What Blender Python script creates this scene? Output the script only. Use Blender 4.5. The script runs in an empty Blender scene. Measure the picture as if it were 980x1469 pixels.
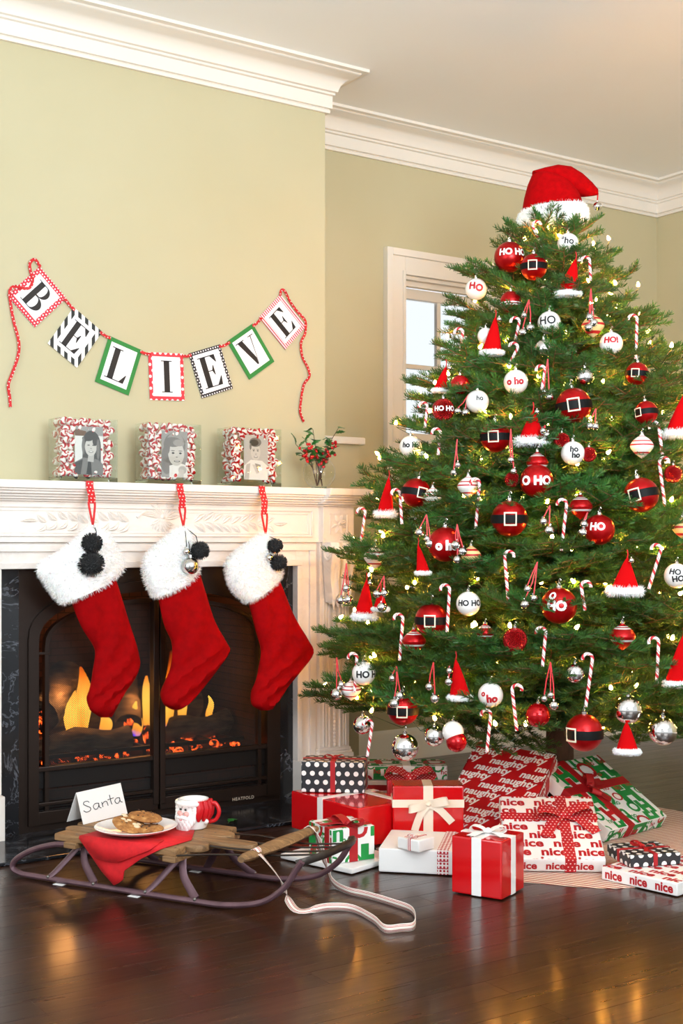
import bpy, bmesh, math, random
from mathutils import Vector, Matrix, Euler, noise
R = math.radians; PI = math.pi
sc = bpy.context.scene; COL = sc.collection
# ---------------------------------------------------------------- camera
F, CX, HY, CAMZ = 1830.0, 490.0, 778.0, 1.0
YAW = math.atan2(1830.0, 2700.0); SN, CS = math.sin(YAW), math.cos(YAW)
cam = bpy.data.objects.new('camera', bpy.data.cameras.new('camera')); COL.objects.link(cam)
cam.location = (0, 0, CAMZ); cam.rotation_euler = (R(90), 0, -YAW)
cam.data.sensor_fit = 'VERTICAL'; cam.data.sensor_height = 36; cam.data.lens = F / 1469 * 36
cam.data.shift_y = (HY - 734.5) / 1469; cam.data.clip_start = .05
sc.camera = cam
# ---------------------------------------------------------------- world, window light, exposure
w = bpy.data.worlds.new('world'); sc.world = w; w.use_nodes = True
bg = w.node_tree.nodes['Background']; bg.inputs[0].default_value = (.90, .96, 1, 1); bg.inputs[1].default_value = 1.18
def area(name, loc, rot, sx, sy, power, col=(1, .97, .93)):
    l = bpy.data.lights.new(name, 'AREA'); l.shape = 'RECTANGLE'; l.size = sx; l.size_y = sy; l.energy = power; l.color = col
    o = bpy.data.objects.new(name, l); COL.objects.link(o); o.location = loc
    o.rotation_euler = Vector(rot).to_track_quat('-Z', 'Y').to_euler(); return o
area('daylight_side_window', (-2.2, 1.6, 1.75), (1, .30, .30), 2.4, 2.2, 75, (.94, .97, 1))
area('daylight_rear_window', (.6, -2.6, 1.9), (.25, 1, .25), 2.6, 1.9, 70, (.96, .98, 1))
area('added_ceiling_fill', (1.0, -.6, 1.7), (.35, .45, 1), 1.6, 1.2, 310, (.86, .94, 1))  # unseen fill light, added and aimed upward to brighten the ceiling
sc.view_settings.view_transform = 'Standard'; sc.view_settings.look = 'None'
sc.view_settings.exposure = -0.18; sc.view_settings.gamma = 1.0; sc.view_settings.use_curve_mapping = False
sc.cycles.use_denoising = True; sc.cycles.max_bounces = 10; sc.cycles.transparent_max_bounces = 24
sc.cycles.caustics_reflective = False; sc.cycles.caustics_refractive = False; sc.cycles.sample_clamp_indirect = 6
# ---------------------------------------------------------------- measuring helpers: where sight lines meet real planes
def ray(px, py):
    a = (px - CX) / F; b = -(py - HY) / F
    return Vector((SN + a * CS, CS - a * SN, b))
def at_y(px, py, Y): r = ray(px, py); return Vector((0, 0, CAMZ)) + r * (Y / r.y)
def at_z(px, py, z=0.0): r = ray(px, py); return Vector((0, 0, CAMZ)) + r * ((z - CAMZ) / r.z)
def at_d(px, py, d): return Vector((0, 0, CAMZ)) + ray(px, py) * d
# ---------------------------------------------------------------- materials
def lin(h):
    h = h.lstrip('#'); o = []
    for i in (0, 2, 4):
        c = int(h[i:i+2], 16) / 255; o.append(c / 12.92 if c <= .04045 else ((c + .055) / 1.055) ** 2.4)
    return (*o, 1)
M = {}
def mat(name, col='#888888', rough=.5, metal=0.0, **k):
    m = bpy.data.materials.new(name); m.use_nodes = True; M[name] = m
    b = m.node_tree.nodes['Principled BSDF']
    b.inputs['Base Color'].default_value = lin(col); b.inputs['Roughness'].default_value = rough; b.inputs['Metallic'].default_value = metal
    for a, v in k.items():
        a = a.replace('_', ' ')
        if a == 'Emission Color': v = lin(v)
        b.inputs[a].default_value = v
    return m
class N:                                           # small node-graph helper
    def __init__(s, m): s.t = m.node_tree; s.b = s.t.nodes['Principled BSDF']
    def n(s, typ, **k):
        x = s.t.nodes.new(typ)
        for a, v in k.items():
            if a.startswith('i_'):
                key = a[2:]; x.inputs[int(key) if key.isdigit() else key.replace('_', ' ')].default_value = v
            else: setattr(x, a, v)
        return x
    def l(s, a, b): s.t.links.new(a, b)
    def coord(s, scale=(1, 1, 1), kind='Object', rot=(0, 0, 0)):
        c = s.n('ShaderNodeTexCoord'); mp = s.n('ShaderNodeMapping'); mp.inputs['Scale'].default_value = scale; mp.inputs['Rotation'].default_value = rot
        s.l(c.outputs[kind], mp.inputs['Vector']); return mp.outputs[0]
    def noise(s, vec, scale, detail=4, rough=.55, dist=0):
        x = s.n('ShaderNodeTexNoise'); x.inputs['Scale'].default_value = scale; x.inputs['Detail'].default_value = detail
        x.inputs['Roughness'].default_value = rough; x.inputs['Distortion'].default_value = dist
        if vec: s.l(vec, x.inputs['Vector'])
        return x.outputs['Fac']
    def ramp(s, fac, stops, interp='LINEAR'):
        x = s.n('ShaderNodeValToRGB'); x.color_ramp.interpolation = interp; e = x.color_ramp.elements
        while len(e) < len(stops): e.new(.5)
        for i, (p, c) in enumerate(stops): e[i].position = p; e[i].color = lin(c) if isinstance(c, str) else c
        s.l(fac, x.inputs[0]); return x.outputs[0]
    def base(s, c): s.l(c, s.b.inputs['Base Color'])
    def bump(s, h, strength=.3, dist=.002):
        x = s.n('ShaderNodeBump'); x.inputs['Strength'].default_value = strength; x.inputs['Distance'].default_value = dist
        s.l(h, x.inputs['Height']); s.l(x.outputs[0], s.b.inputs['Normal'])
    def math(s, op, a, b=None):
        x = s.n('ShaderNodeMath', operation=op)
        for i, v in enumerate((a, b)):
            if v is None: continue
            if isinstance(v, (int, float)): x.inputs[i].default_value = v
            else: s.l(v, x.inputs[i])
        return x.outputs[0]
def noisy(name, c1, c2, scale, rough=.6, bump=0, stretch=(1, 1, 1), detail=4, dist=.002, bscale=None, **k):
    m = mat(name, c1, rough, **k); g = N(m); v = g.coord(stretch); f = g.noise(v, scale, detail)
    g.base(g.ramp(f, [(.3, c1), (.7, c2)]))
    if bump: g.bump(f if bscale is None else g.noise(g.coord(stretch), bscale, 3), bump, dist)
    return m
# ---------------------------------------------------------------- objects
def mk(o, label=None, cat=None, group=None, kind=None):
    if label: o['label'] = label
    if cat: o['category'] = cat
    if group: o['group'] = group
    if kind: o['kind'] = kind
    return o
MW = {}                                            # world matrices of the roots
def root(name, loc=(0, 0, 0), rz=0.0, label=None, cat=None, group=None, rot=None, scale=1.0, kind=None):
    o = bpy.data.objects.new(name, None); COL.objects.link(o); o.location = loc
    o.rotation_euler = rot if rot is not None else (0, 0, rz); o.scale = (scale,) * 3; o.empty_display_size = .05
    MW[o] = Matrix.LocRotScale(Vector(loc), o.rotation_euler, Vector((scale,) * 3))
    return mk(o, label, cat, group, kind)
class MB:
    def __init__(s): s.v = []; s.f = []; s.m = []; s.fl = []
    def add(s, vs, fs, mi=0, T=None):
        k = len(s.v); s.v += [T @ Vector(p) for p in vs] if T is not None else [Vector(p) for p in vs]
        s.f += [tuple(k + i for i in f) for f in fs]; s.m += [mi] * len(fs) if isinstance(mi, int) else list(mi); return s
    def box(s, x0, x1, y0, y1, z0, z1, mi=0, T=None):
        return s.add([(x0,y0,z0),(x1,y0,z0),(x1,y1,z0),(x0,y1,z0),(x0,y0,z1),(x1,y0,z1),(x1,y1,z1),(x0,y1,z1)],
                     [(0,3,2,1),(4,5,6,7),(0,1,5,4),(1,2,6,5),(2,3,7,6),(3,0,4,7)], mi, T)
    def bbox(s, x0, x1, y0, y1, z0, z1, b=.004, mi=0, T=None):      # box with chamfered edges
        bm = bmesh.new(); bmesh.ops.create_cube(bm, size=1)
        for q in bm.verts: q.co = Vector(((x0+x1)/2 + q.co.x*(x1-x0), (y0+y1)/2 + q.co.y*(y1-y0), (z0+z1)/2 + q.co.z*(z1-z0)))
        bmesh.ops.bevel(bm, geom=bm.edges[:], offset=b, segments=2, affect='EDGES', profile=.6)
        bm.verts.index_update(); bm.normal_update(); k0 = len(s.f); s.fl += [k0+i for i, f in enumerate(bm.faces) if max(abs(c) for c in f.normal) > .999]
        s.add([q.co.copy() for q in bm.verts], [[q.index for q in f.verts] for f in bm.faces], mi, T); bm.free(); return s
    def rings(s, rs, cap=True, close=True, mi=0, T=None, mfun=None):  # loft through equal-length rings
        n = len(rs[0]); vs = [p for r in rs for p in r]; fs = []; ms = []
        for i in range(len(rs) - 1):
            for j in range(n if close else n - 1):
                fs.append((i*n+j, i*n+(j+1) % n, (i+1)*n+(j+1) % n, (i+1)*n+j)); ms.append(mfun(i, j) if mfun else mi)
        if cap and close:
            fs.append(tuple(range(n-1, -1, -1))); ms.append(ms[0] if mfun else mi); fs.append(tuple((len(rs)-1)*n+j for j in range(n))); ms.append(ms[-1] if mfun else mi)
        return s.add(vs, fs, ms, T)
    def lathe(s, prof, n=24, mi=0, T=None, mfun=None, cap=True):      # prof: (radius, z)
        return s.rings([[(r*math.cos(2*PI*j/n), r*math.sin(2*PI*j/n), z) for j in range(n)] for r, z in prof], cap, True, mi, T, mfun)
    def sphere(s, c, r, n=16, k=10, mi=0, sq=(1, 1, 1), T=None):
        c = Vector(c); rs = []
        for i in range(k + 1):
            a = -PI/2 + PI*i/k; rr = max(math.cos(a), .002)
            rs.append([c + Vector((r*sq[0]*rr*math.cos(2*PI*j/n), r*sq[1]*rr*math.sin(2*PI*j/n), r*sq[2]*math.sin(a))) for j in range(n)])
        return s.rings(rs, True, True, mi, T)
    def tube(s, pts, r, n=8, mi=0, T=None, flat=None, mfun=None, up=None):   # r: number or list; flat: second radius
        pts = [Vector(p) for p in pts]; rs = []; ref = None
        for i, p in enumerate(pts):
            t = (pts[min(i+1, len(pts)-1)] - pts[max(i-1, 0)]); t = t.normalized() if t.length > 1e-9 else Vector((0, 0, 1))
            if up is not None: a = Vector(up) - t * t.dot(Vector(up)); a = a.normalized() if a.length > 1e-6 else t.orthogonal().normalized()
            elif ref is None: a = t.orthogonal().normalized()
            else: a = ref - t * t.dot(ref); a = a.normalized() if a.length > 1e-6 else t.orthogonal().normalized()
            ref = a; b = t.cross(a); rr = r[i] if isinstance(r, (list, tuple)) else r; r2 = rr if flat is None else flat
            rs.append([p + a * (rr*math.cos(2*PI*j/n)) + b * (r2*math.sin(2*PI*j/n)) for j in range(n)])
        return s.rings(rs, True, True, mi, T, mfun)
    def ribbon(s, pts, w, side, t=.0006, mi=0, T=None):              # flat strip with thickness; side: vector or list
        pts = [Vector(p) for p in pts]; rs = []
        for i, p in enumerate(pts):
            sd = Vector(side[i]) if isinstance(side, list) else Vector(side); sd.normalize()
            tg = (pts[min(i+1, len(pts)-1)] - pts[max(i-1, 0)]); nn = tg.cross(sd); nn = nn.normalized() if nn.length > 1e-9 else Vector((0, 0, 1))
            ww = (w[i] if isinstance(w, (list, tuple)) else w) / 2
            rs.append([p - sd*ww - nn*t/2, p + sd*ww - nn*t/2, p + sd*ww + nn*t/2, p - sd*ww + nn*t/2])
        return s.rings(rs, True, True, mi, T)
    def prism(s, poly, depth, T=None, mi=0):                          # poly in local XZ, front at y=0, back at y=depth
        n = len(poly); vs = [(p[0], 0, p[1]) for p in poly] + [(p[0], depth, p[1]) for p in poly]
        fs = [tuple(range(n)), tuple(range(2*n-1, n-1, -1))] + [(i, n+i, n+(i+1) % n, (i+1) % n) for i in range(n)]
        return s.add(vs, fs, mi, T)
    def mesh(s, name, mats, smooth=True, inv=None, fix=True):
        me = bpy.data.meshes.new(name)
        me.from_pydata([inv @ p for p in s.v] if inv is not None else s.v, [], s.f)
        for m in (mats if isinstance(mats, (list, tuple)) else [mats]): me.materials.append(M[m] if isinstance(m, str) else m)
        me.polygons.foreach_set('material_index', s.m)
        if fix:
            bm = bmesh.new(); bm.from_mesh(me); bmesh.ops.recalc_face_normals(bm, faces=bm.faces[:]); bm.to_mesh(me); bm.free()
        if smooth: me.shade_smooth() if smooth is True else None
        if smooth is True:
            me.set_sharp_from_angle(angle=R(38))
            for i in s.fl: me.polygons[i].use_smooth = False
        return me
    def build(s, name, mats, parent=None, smooth=True, W=False, loc=None, rot=None, kind=None, fix=True):
        inv = MW[parent].inverted() if (W and parent in MW) else None
        o = bpy.data.objects.new(name, s.mesh(name, mats, smooth, inv, fix)); COL.objects.link(o)
        if parent is not None: o.parent = parent
        if loc is not None: o.location = loc
        if rot is not None: o.rotation_euler = rot
        if kind: o['kind'] = kind
        return o
def put(name, me, parent=None, loc=(0, 0, 0), rot=(0, 0, 0), scale=None):
    o = bpy.data.objects.new(name, me); COL.objects.link(o); o.parent = parent; o.location = loc; o.rotation_euler = rot
    if scale is not None: o.scale = scale if isinstance(scale, (tuple, list, Vector)) else (scale,)*3
    return o
def sweep(prof, path, name, m, parent=None, flip=False):            # crown / base: prof (out, z); path: corners with outward dirs
    b = MB(); b.rings([[Vector((p[0] + d[0]*o, p[1] + d[1]*o, z)) for o, z in prof] for p, d in path], cap=True, close=True)
    return b.build(name, m, parent)
# ---------------------------------------------------------------- lettering: flat glyph meshes from the built-in typeface
_glyph = {}
def glyphs(txt, size=1.0, bold=0.0, shear=0.0, space=1.0):
    key = (txt, bold, shear, space)
    if key not in _glyph:
        cu = bpy.data.curves.new('lettering', 'FONT'); cu.body = txt; cu.size = 1; cu.offset = bold; cu.shear = shear; cu.space_character = space
        cu.align_x = 'CENTER'; cu.align_y = 'CENTER'; cu.resolution_u = 3; cu.fill_mode = 'FRONT'
        o = bpy.data.objects.new('lettering', cu); COL.objects.link(o)
        me = bpy.data.meshes.new_from_object(o.evaluated_get(bpy.context.evaluated_depsgraph_get()))
        vs = [v.co.copy() for v in me.vertices]; fs = [tuple(p.vertices) for p in me.polygons]
        bpy.data.objects.remove(o); bpy.data.curves.remove(cu); bpy.data.meshes.remove(me)
        if vs:
            cx = (max(v.x for v in vs) + min(v.x for v in vs)) / 2; cy = (max(v.y for v in vs) + min(v.y for v in vs)) / 2
            vs = [(v.x - cx, v.y - cy) for v in vs]
        _glyph[key] = (vs, fs)
    vs, fs = _glyph[key]
    return [(x*size, y*size) for x, y in vs], fs
def fur(b, tris, count, length, width, rng, droop=.25, mi=0):       # short tapering tufts standing on a list of (a,b,c) triangles
    areas = []; tot = 0
    for a, c, d in tris: tot += (c - a).cross(d - a).length / 2; areas.append(tot)
    import bisect
    for _ in range(count):
        a, c, d = tris[min(bisect.bisect(areas, rng.random() * tot), len(tris)-1)]
        u, v = rng.random(), rng.random()
        if u + v > 1: u, v = 1 - u, 1 - v
        p = a + (c - a)*u + (d - a)*v; n = (c - a).cross(d - a).normalized()
        t = (n + Vector((rng.uniform(-.6, .6), rng.uniform(-.6, .6), rng.uniform(-.6, .6) - droop))).normalized()
        L = length * rng.uniform(.5, 1.1); sd = t.orthogonal(); sd.rotate(Matrix.Rotation(rng.random()*6.28, 3, t)); sd.normalize()
        k = len(b.v); b.v += [p - sd*width - n*.001, p + sd*width - n*.001, p + t*L]; b.f.append((k, k+1, k+2)); b.m.append(mi)
def mesh_tris(b):                                                     # outward triangles of a loft
    out = []
    for f in b.f:
        for i in range(1, len(f)-1): out.append((b.v[f[0]], b.v[f[i]], b.v[f[i+1]]))
    return out
# ================================================================ SETTING
WY, BY, RX, CE = 4.707, 4.312, 5.23, 2.90          # back wall, chimney front, right wall, ceiling
CHX = 2.842                                        # chimney corner
def paint(name, col, col2, rough=.85, bump=.05):
    m = mat(name, col, rough); g = N(m); v = g.coord()
    g.base(g.ramp(g.noise(v, 1.6, 3), [(.3, col), (.7, col2)])); g.bump(g.noise(v, 260, 2), bump, .0008); return m
paint('wall_paint', '#c1ba99', '#bdb592'); paint('white_paint', '#eae4da', '#e6e0d5', .45, .02); paint('ceiling_paint', '#f6f8f8', '#f4f6f6', .9)
b = MB(); WX0, WX1, WZ0, WZ1 = 3.536, 4.50, .74, 2.227
b.box(CHX-.3, WX0, WY, WY+.16, 0, CE).box(WX1, RX+.16, WY, WY+.16, 0, CE).box(WX0, WX1, WY, WY+.16, WZ1, CE).box(WX0, WX1, WY, WY+.16, 0, WZ0)
b.build('wall_back', 'wall_paint', kind='structure', smooth=False)
OX0, OX1, OZ = 1.445, 2.6125, .91                  # fireplace opening
b = MB().box(-.6, OX0-.03, BY, WY+.16, 0, CE).box(OX1+.03, CHX, BY, WY+.16, 0, CE).box(OX0-.03, OX1+.03, BY, WY+.16, OZ+.03, CE)
b.build('wall_chimney', 'wall_paint', kind='structure', smooth=False)
MB().box(RX, RX+.12, -1.2, WY, 0, CE).build('wall_right', 'wall_paint', kind='structure', smooth=False)
MB().box(-2.5, RX+.12, -2.9, WY+.16, CE, CE+.08).build('ceiling', 'ceiling_paint', kind='structure', smooth=False)
# half-height ledge beside the chimney
lx = at_y(515, 640, 4.50).x
b = MB().box(CHX, lx, 4.50, WY, 0, 1.418); b.build('wall_ledge', 'wall_paint', kind='structure', smooth=False)
MB().bbox(CHX, lx+.018, 4.475, WY, 1.418, 1.449, .006).build('trim_3', 'white_paint', kind='structure')
# crown mouldings
def crown_prof(c): return [(0, c-.165), (.014, c-.165), (.016, c-.155), (.012, c-.149), (.022, c-.147), (.022, c-.098), (.030, c-.094), (.030, c-.086), (.038, c-.082), (.040, c-.074),
        (.046, c-.058), (.058, c-.043), (.074, c-.033), (.092, c-.027), (.102, c-.022), (.108, c-.014), (.120, c-.012), (.130, c-.012), (.130, c+.002), (0, c+.002)]
sweep(crown_prof(CE), [((-.6, BY), (0, -1)), ((CHX, BY), (1, -1)), ((CHX, WY), (1, -1)), ((RX, WY), (-1, -1)), ((RX, -1.2), (-1, 0))], 'trim_1', 'white_paint')['kind'] = 'structure'
base_prof = [(0, 0), (.022, 0), (.022, .012), (.017, .022), (.017, .105), (.014, .112), (.012, .125), (.006, .138), (0, .142)]
sweep(base_prof, [((lx, WY), (0, -1)), ((RX, WY), (-1, -1)), ((RX, -1.2), (-1, 0))], 'baseboard_back', 'white_paint')['kind'] = 'structure'
# window
wr = root('window_1', (WX0, WY, WZ0), kind='structure')
def cas(x0, x1, z0, z1, name):
    b = MB(); b.bbox(x0, x1, WY-.020, WY, z0, z1, .003)
    return b.build(name, 'white_paint', wr, W=True)
cas(WX0-.107, WX0-.004, WZ0-.02, WZ1+.107, 'casing'); cas(WX1+.004, WX1+.107, WZ0-.02, WZ1+.107, 'casing'); cas(WX0-.004, WX1+.004, WZ1+.004, WZ1+.107, 'casing')
b = MB().bbox(WX0-.117, WX0-.085, WY-.036, WY, WZ0-.02, WZ1+.117, .004).bbox(WX1+.085, WX1+.117, WY-.036, WY, WZ0-.02, WZ1+.117, .004).bbox(WX0-.086, WX1+.086, WY-.036, WY, WZ1+.085, WZ1+.117, .004)
b.build('backband', 'white_paint', wr, W=True)
b = MB().bbox(WX0-.02, WX0-.004, WY-.026, WY-.02, WZ0-.02, WZ1+.02, .002).bbox(WX1+.004, WX1+.02, WY-.026, WY-.02, WZ0-.02, WZ1+.02, .002).bbox(WX0-.004, WX1+.004, WY-.026, WY-.02, WZ1+.004, WZ1+.02, .002)
b.build('bead', 'white_paint', wr, W=True)
MB().bbox(WX0-.13, WX1+.13, WY-.06, WY+.05, WZ0-.045, WZ0-.015, .006).build('window_sill', 'white_paint', wr, W=True)
b = MB().box(WX0-.004, WX0+.012, WY-.001, WY+.15, WZ0, WZ1).box(WX1-.012, WX1+.004, WY-.001, WY+.15, WZ0, WZ1).box(WX0, WX1, WY-.001, WY+.15, WZ1-.012, WZ1+.004).box(WX0, WX1, WY-.001, WY+.15, WZ0-.016, WZ0)
b.box(WX0, WX1, WY+.03, WY+.06, WZ1-.035, WZ1-.012)
b.build('jamb', 'white_paint', wr, W=True)
mat('window_glass', '#ffffff', .02, Transmission_Weight=1.0, IOR=1.05)
zm = 1.485
def sash(z0, z1, y, name):
    st = .048; b = MB()
    b.bbox(WX0+.012, WX0+.012+st, y, y+.035, z0, z1, .003).bbox(WX1-.012-st, WX1-.012, y, y+.035, z0, z1, .003)
    b.bbox(WX0+.012+st, WX1-.012-st, y, y+.035, z1-st, z1, .003).bbox(WX0+.012+st, WX1-.012-st, y, y+.035, z0, z0+st, .003)
    sa = b.build(name, 'white_paint', wr, W=True); ix0, ix1, iz0, iz1 = WX0+.012+st, WX1-.012-st, z0+st, z1-st
    for i in range(1, 4):
        x = ix0 + (ix1-ix0)*i/4; q = MB().bbox(x-.011, x+.011, y+.004, y+.030, iz0, iz1, .003); q.v = [MW[wr].inverted() @ p for p in q.v]; q.build('muntin', 'white_paint', sa)
    z = (iz0+iz1)/2; q = MB().bbox(ix0, ix1, y+.006, y+.028, z-.011, z+.011, .003); q.v = [MW[wr].inverted() @ p for p in q.v]; q.build('muntin', 'white_paint', sa)
    for i in range(4):
        for j in range(2):
            x0 = ix0 + (ix1-ix0)*i/4; z0_ = iz0 + (iz1-iz0)*j/2
            q = MB().box(x0+.008, x0+(ix1-ix0)/4-.008, y+.015, y+.019, z0_+.008, z0_+(iz1-iz0)/2-.008); q.v = [MW[wr].inverted() @ p for p in q.v]; q.build('pane', 'window_glass', sa, smooth=False)
sash(zm-.02, WZ1-.035, WY+.075, 'upper_sash'); sash(WZ0, zm+.025, WY+.04, 'lower_sash')
# floor of dark stained planks running along the fireplace wall
m = mat('dark_stained_oak', '#3a2115', .3, Coat_Weight=.28, Coat_Roughness=.14, Specular_IOR_Level=.42); g = N(m)
oi = g.n('ShaderNodeObjectInfo'); c = g.n('ShaderNodeTexCoord'); mp = g.n('ShaderNodeMapping'); mp.inputs['Scale'].default_value = (1.3, 22, 22)
cmb = g.n('ShaderNodeCombineXYZ'); g.l(g.math('MULTIPLY', oi.outputs['Random'], 37.0), cmb.inputs[0]); g.l(g.math('MULTIPLY', oi.outputs['Random'], 91.0), cmb.inputs[1])
g.l(c.outputs['Object'], mp.inputs['Vector']); g.l(cmb.outputs[0], mp.inputs['Location']); gr = g.noise(mp.outputs[0], 2.4, 6, .6, .6)
tone = g.n('ShaderNodeHueSaturation'); g.l(g.ramp(gr, [(.25, '#1c0f08'), (.55, '#301b0f'), (.8, '#412818')]), tone.inputs['Color'])
g.l(g.math('ADD', g.math('MULTIPLY', oi.outputs['Random'], .55), .72), tone.inputs['Value']); g.base(tone.outputs[0])
g.l(g.ramp(gr, [(.2, (.36,)*3+(1,)), (.8, (.24,)*3+(1,))]), g.b.inputs['Roughness']); g.bump(gr, .12, .0012)
mat('floor_seam', '#120a06', .8)
fl = MB().box(-2.5, RX, -2.9, WY, -.08, -.003).build('floor', 'floor_seam', smooth=False, kind='structure')
rng = random.Random(5); pw = .092; pm = {}
def plank(L, wd=pw):
    if (L, wd) not in pm: pm[(L, wd)] = MB().bbox(0, L-.0008, 0, wd-.0009, -.02, 0, .0007).mesh('plank', 'dark_stained_oak')
    return pm[(L, wd)]
y = WY - pw
while y > 1.30:
    x = -.2 - rng.choice((0, .3, .6, .9))
    while x < RX:
        L = rng.choice((.9, 1.2, 1.5, 1.8)); L = round(min(L, RX - x), 3)
        if L < .05: break
        put('plank', plank(L), fl, (x, y, 0)); x += L
    y -= pw
MB().box(-2.5, RX, -2.9, y+pw-.002, -.03, 0).build('plank_field', 'dark_stained_oak', fl, smooth=False, kind='stuff')
# ================================================================ FIREPLACE
def marble(name, c1, c2, vein, rough, scale=2.2, lo=.47, hi=.53):
    m = mat(name, c1, rough); g = N(m); v = g.coord()
    x = g.noise(v, scale, 6, .6, 1.2); mx = g.n('ShaderNodeMix', data_type='RGBA')
    g.l(g.ramp(x, [(lo, (0, 0, 0, 1)), (.5, (1, 1, 1, 1)), (hi, (0, 0, 0, 1))]), mx.inputs[0])
    g.l(g.ramp(g.noise(v, 5, 4), [(.3, c1), (.7, c2)]), mx.inputs[6]); mx.inputs[7].default_value = lin(vein); g.base(mx.outputs[2]); return m
marble('white_marble', '#f0eae3', '#ece5dc', '#e8e1d9', .32); marble('black_marble', '#16171a', '#222326', '#5c5f66', .16, 5.5, .488, .512)
FR = root('fireplace_mantel', (2.03, 4.2, 0), 0, 'carved white marble fireplace mantel with fluted pilasters and black marble slips', 'fireplace')
SX = 2*2.03
def sym(x0, x1): return (SX - x1, SX - x0)
PX0, PX1 = 2.705, 2.848                             # right pilaster
YF, YB, YL = 4.15, 4.115, 4.16                      # frieze face, block face, leg face
# shelf: stacked mouldings that break forward over the pilasters
b = MB()
for z0, z1, o in ((1.180, 1.206, .092), (1.172, 1.180, .080), (1.163, 1.172, .068), (1.154, 1.163, .050), (1.146, 1.154, .036), (1.139, 1.146, .018)):
    e = min(o, .03)
    b.bbox(SX-PX1-e, PX1+e, YF-o, BY, z0, z1, .002); b.bbox(PX0-e*.9, PX1+e, YB-o, YF-o+.01, z0+.0002, z1-.0002, .002)
    b.bbox(SX-PX1-e, SX-PX0+e*.9, YB-o, YF-o+.01, z0+.0002, z1-.0002, .002)
b.build('shelf', 'white_marble', FR, W=True)
MB().bbox(SX-PX0-.01, PX0+.01, YF, BY, 1.0, 1.142, .002).build('frieze', 'white_marble', FR, W=True)
b = MB(); x0, x1 = SX-PX0+.03, PX0-.03
for (a0, a1, c0, c1, t) in ((x0, x1, 1.118, 1.124, .008), (x0, x1, 1.020, 1.026, .008), (x0, x0+.006, 1.020, 1.124, .008), (x1-.006, x1, 1.020, 1.124, .008),
        (x0+.014, x1-.014, 1.106, 1.114, .004), (x0+.014, x1-.014, 1.030, 1.037, .004), (x0+.014, x0+.021, 1.03, 1.114, .004), (x1-.021, x1-.014, 1.03, 1.114, .004)):
    b.bbox(a0, a1, YF-t, YF+.003, c0, c1, .0025)
b.build('frieze_panel_moulding', 'white_marble', FR, W=True)
# carved relief on the frieze: leaves, ribbons and a central palmette
def leafmesh(L, wd, h, name, m, k=6, curl=0.0, mid=.35):
    rs = []
    for i in range(k+1):
        t = i/k; ww = wd*math.sin(PI*min(max(t, .03), .97))**.8*(1.2-.5*t); hh = h*math.sin(PI*min(max(t, .04), .96))
        zc = curl*math.sin(PI*t*1.1)
        rs.append([(t*L, 0.0, zc-ww/2), (t*L, -hh, zc-ww*.22), (t*L, -hh*mid, zc), (t*L, -hh, zc+ww*.22), (t*L, 0.0, zc+ww/2)])
    return MB().rings(rs, cap=False, close=False).mesh(name, m)
CG = bpy.data.objects.new('carved_garland', None); COL.objects.link(CG); CG.parent = FR; gm = Vector((2.03, 4.2, 0))
lm1 = leafmesh(.042, .020, .009, 'carved_leaf', 'white_marble', curl=.004); lm2 = leafmesh(.055, .015, .009, 'carved_leaf', 'white_marble', curl=-.003)
gc = 2.035
def gp(x, z): return Vector((x, YF-.001, z)) - gm
for sgn in (-1, 1):
    for i in range(9):
        x = gc + sgn*(.13 + i*.038); zc = 1.070 + .006*math.sin(i*1.3)
        for up in (-1, 1):
            put('carved_leaf', lm1, CG, gp(x, zc + up*.004), (0, -(up*.62 if sgn > 0 else PI - up*.62), 0), 1.35 - .04*i)
    put('carved_leaf', lm2, CG, gp(gc + sgn*.465, 1.072), (0, 0 if sgn > 0 else PI, 0), 1.1)
    for i, a in enumerate((.18, .5, .85, 1.2)):
        put('carved_leaf', lm2, CG, gp(gc, 1.085), (0, -(a if sgn > 0 else PI - a), 0), (1.5 - .15*i, 1, 1.1))
        put('carved_leaf', lm2, CG, gp(gc, 1.082), (0, (a*.9+.25 if sgn > 0 else PI - a*.9 - .25), 0), (.95, 1, 1.2))
    pts = [gp(gc + sgn*(.01 + .012*t), 1.088 + .024*math.sin(t*.42)) - Vector((0, .003, 0)) for t in [k*.5 for k in range(16)]]
    MB().tube(pts, .0045, 6).build('carved_ribbon', 'white_marble', CG)
for k in range(5):
    put('carved_leaf', lm2, CG, gp(gc, 1.088), (0, -(PI/2 + (k-2)*.32) + PI, 0), (.95, 1.2, 1.1))
MB().sphere(gp(gc, 1.092), .011, 12, 8, sq=(1, .8, 1)).build('carved_boss', 'white_marble', CG)
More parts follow.
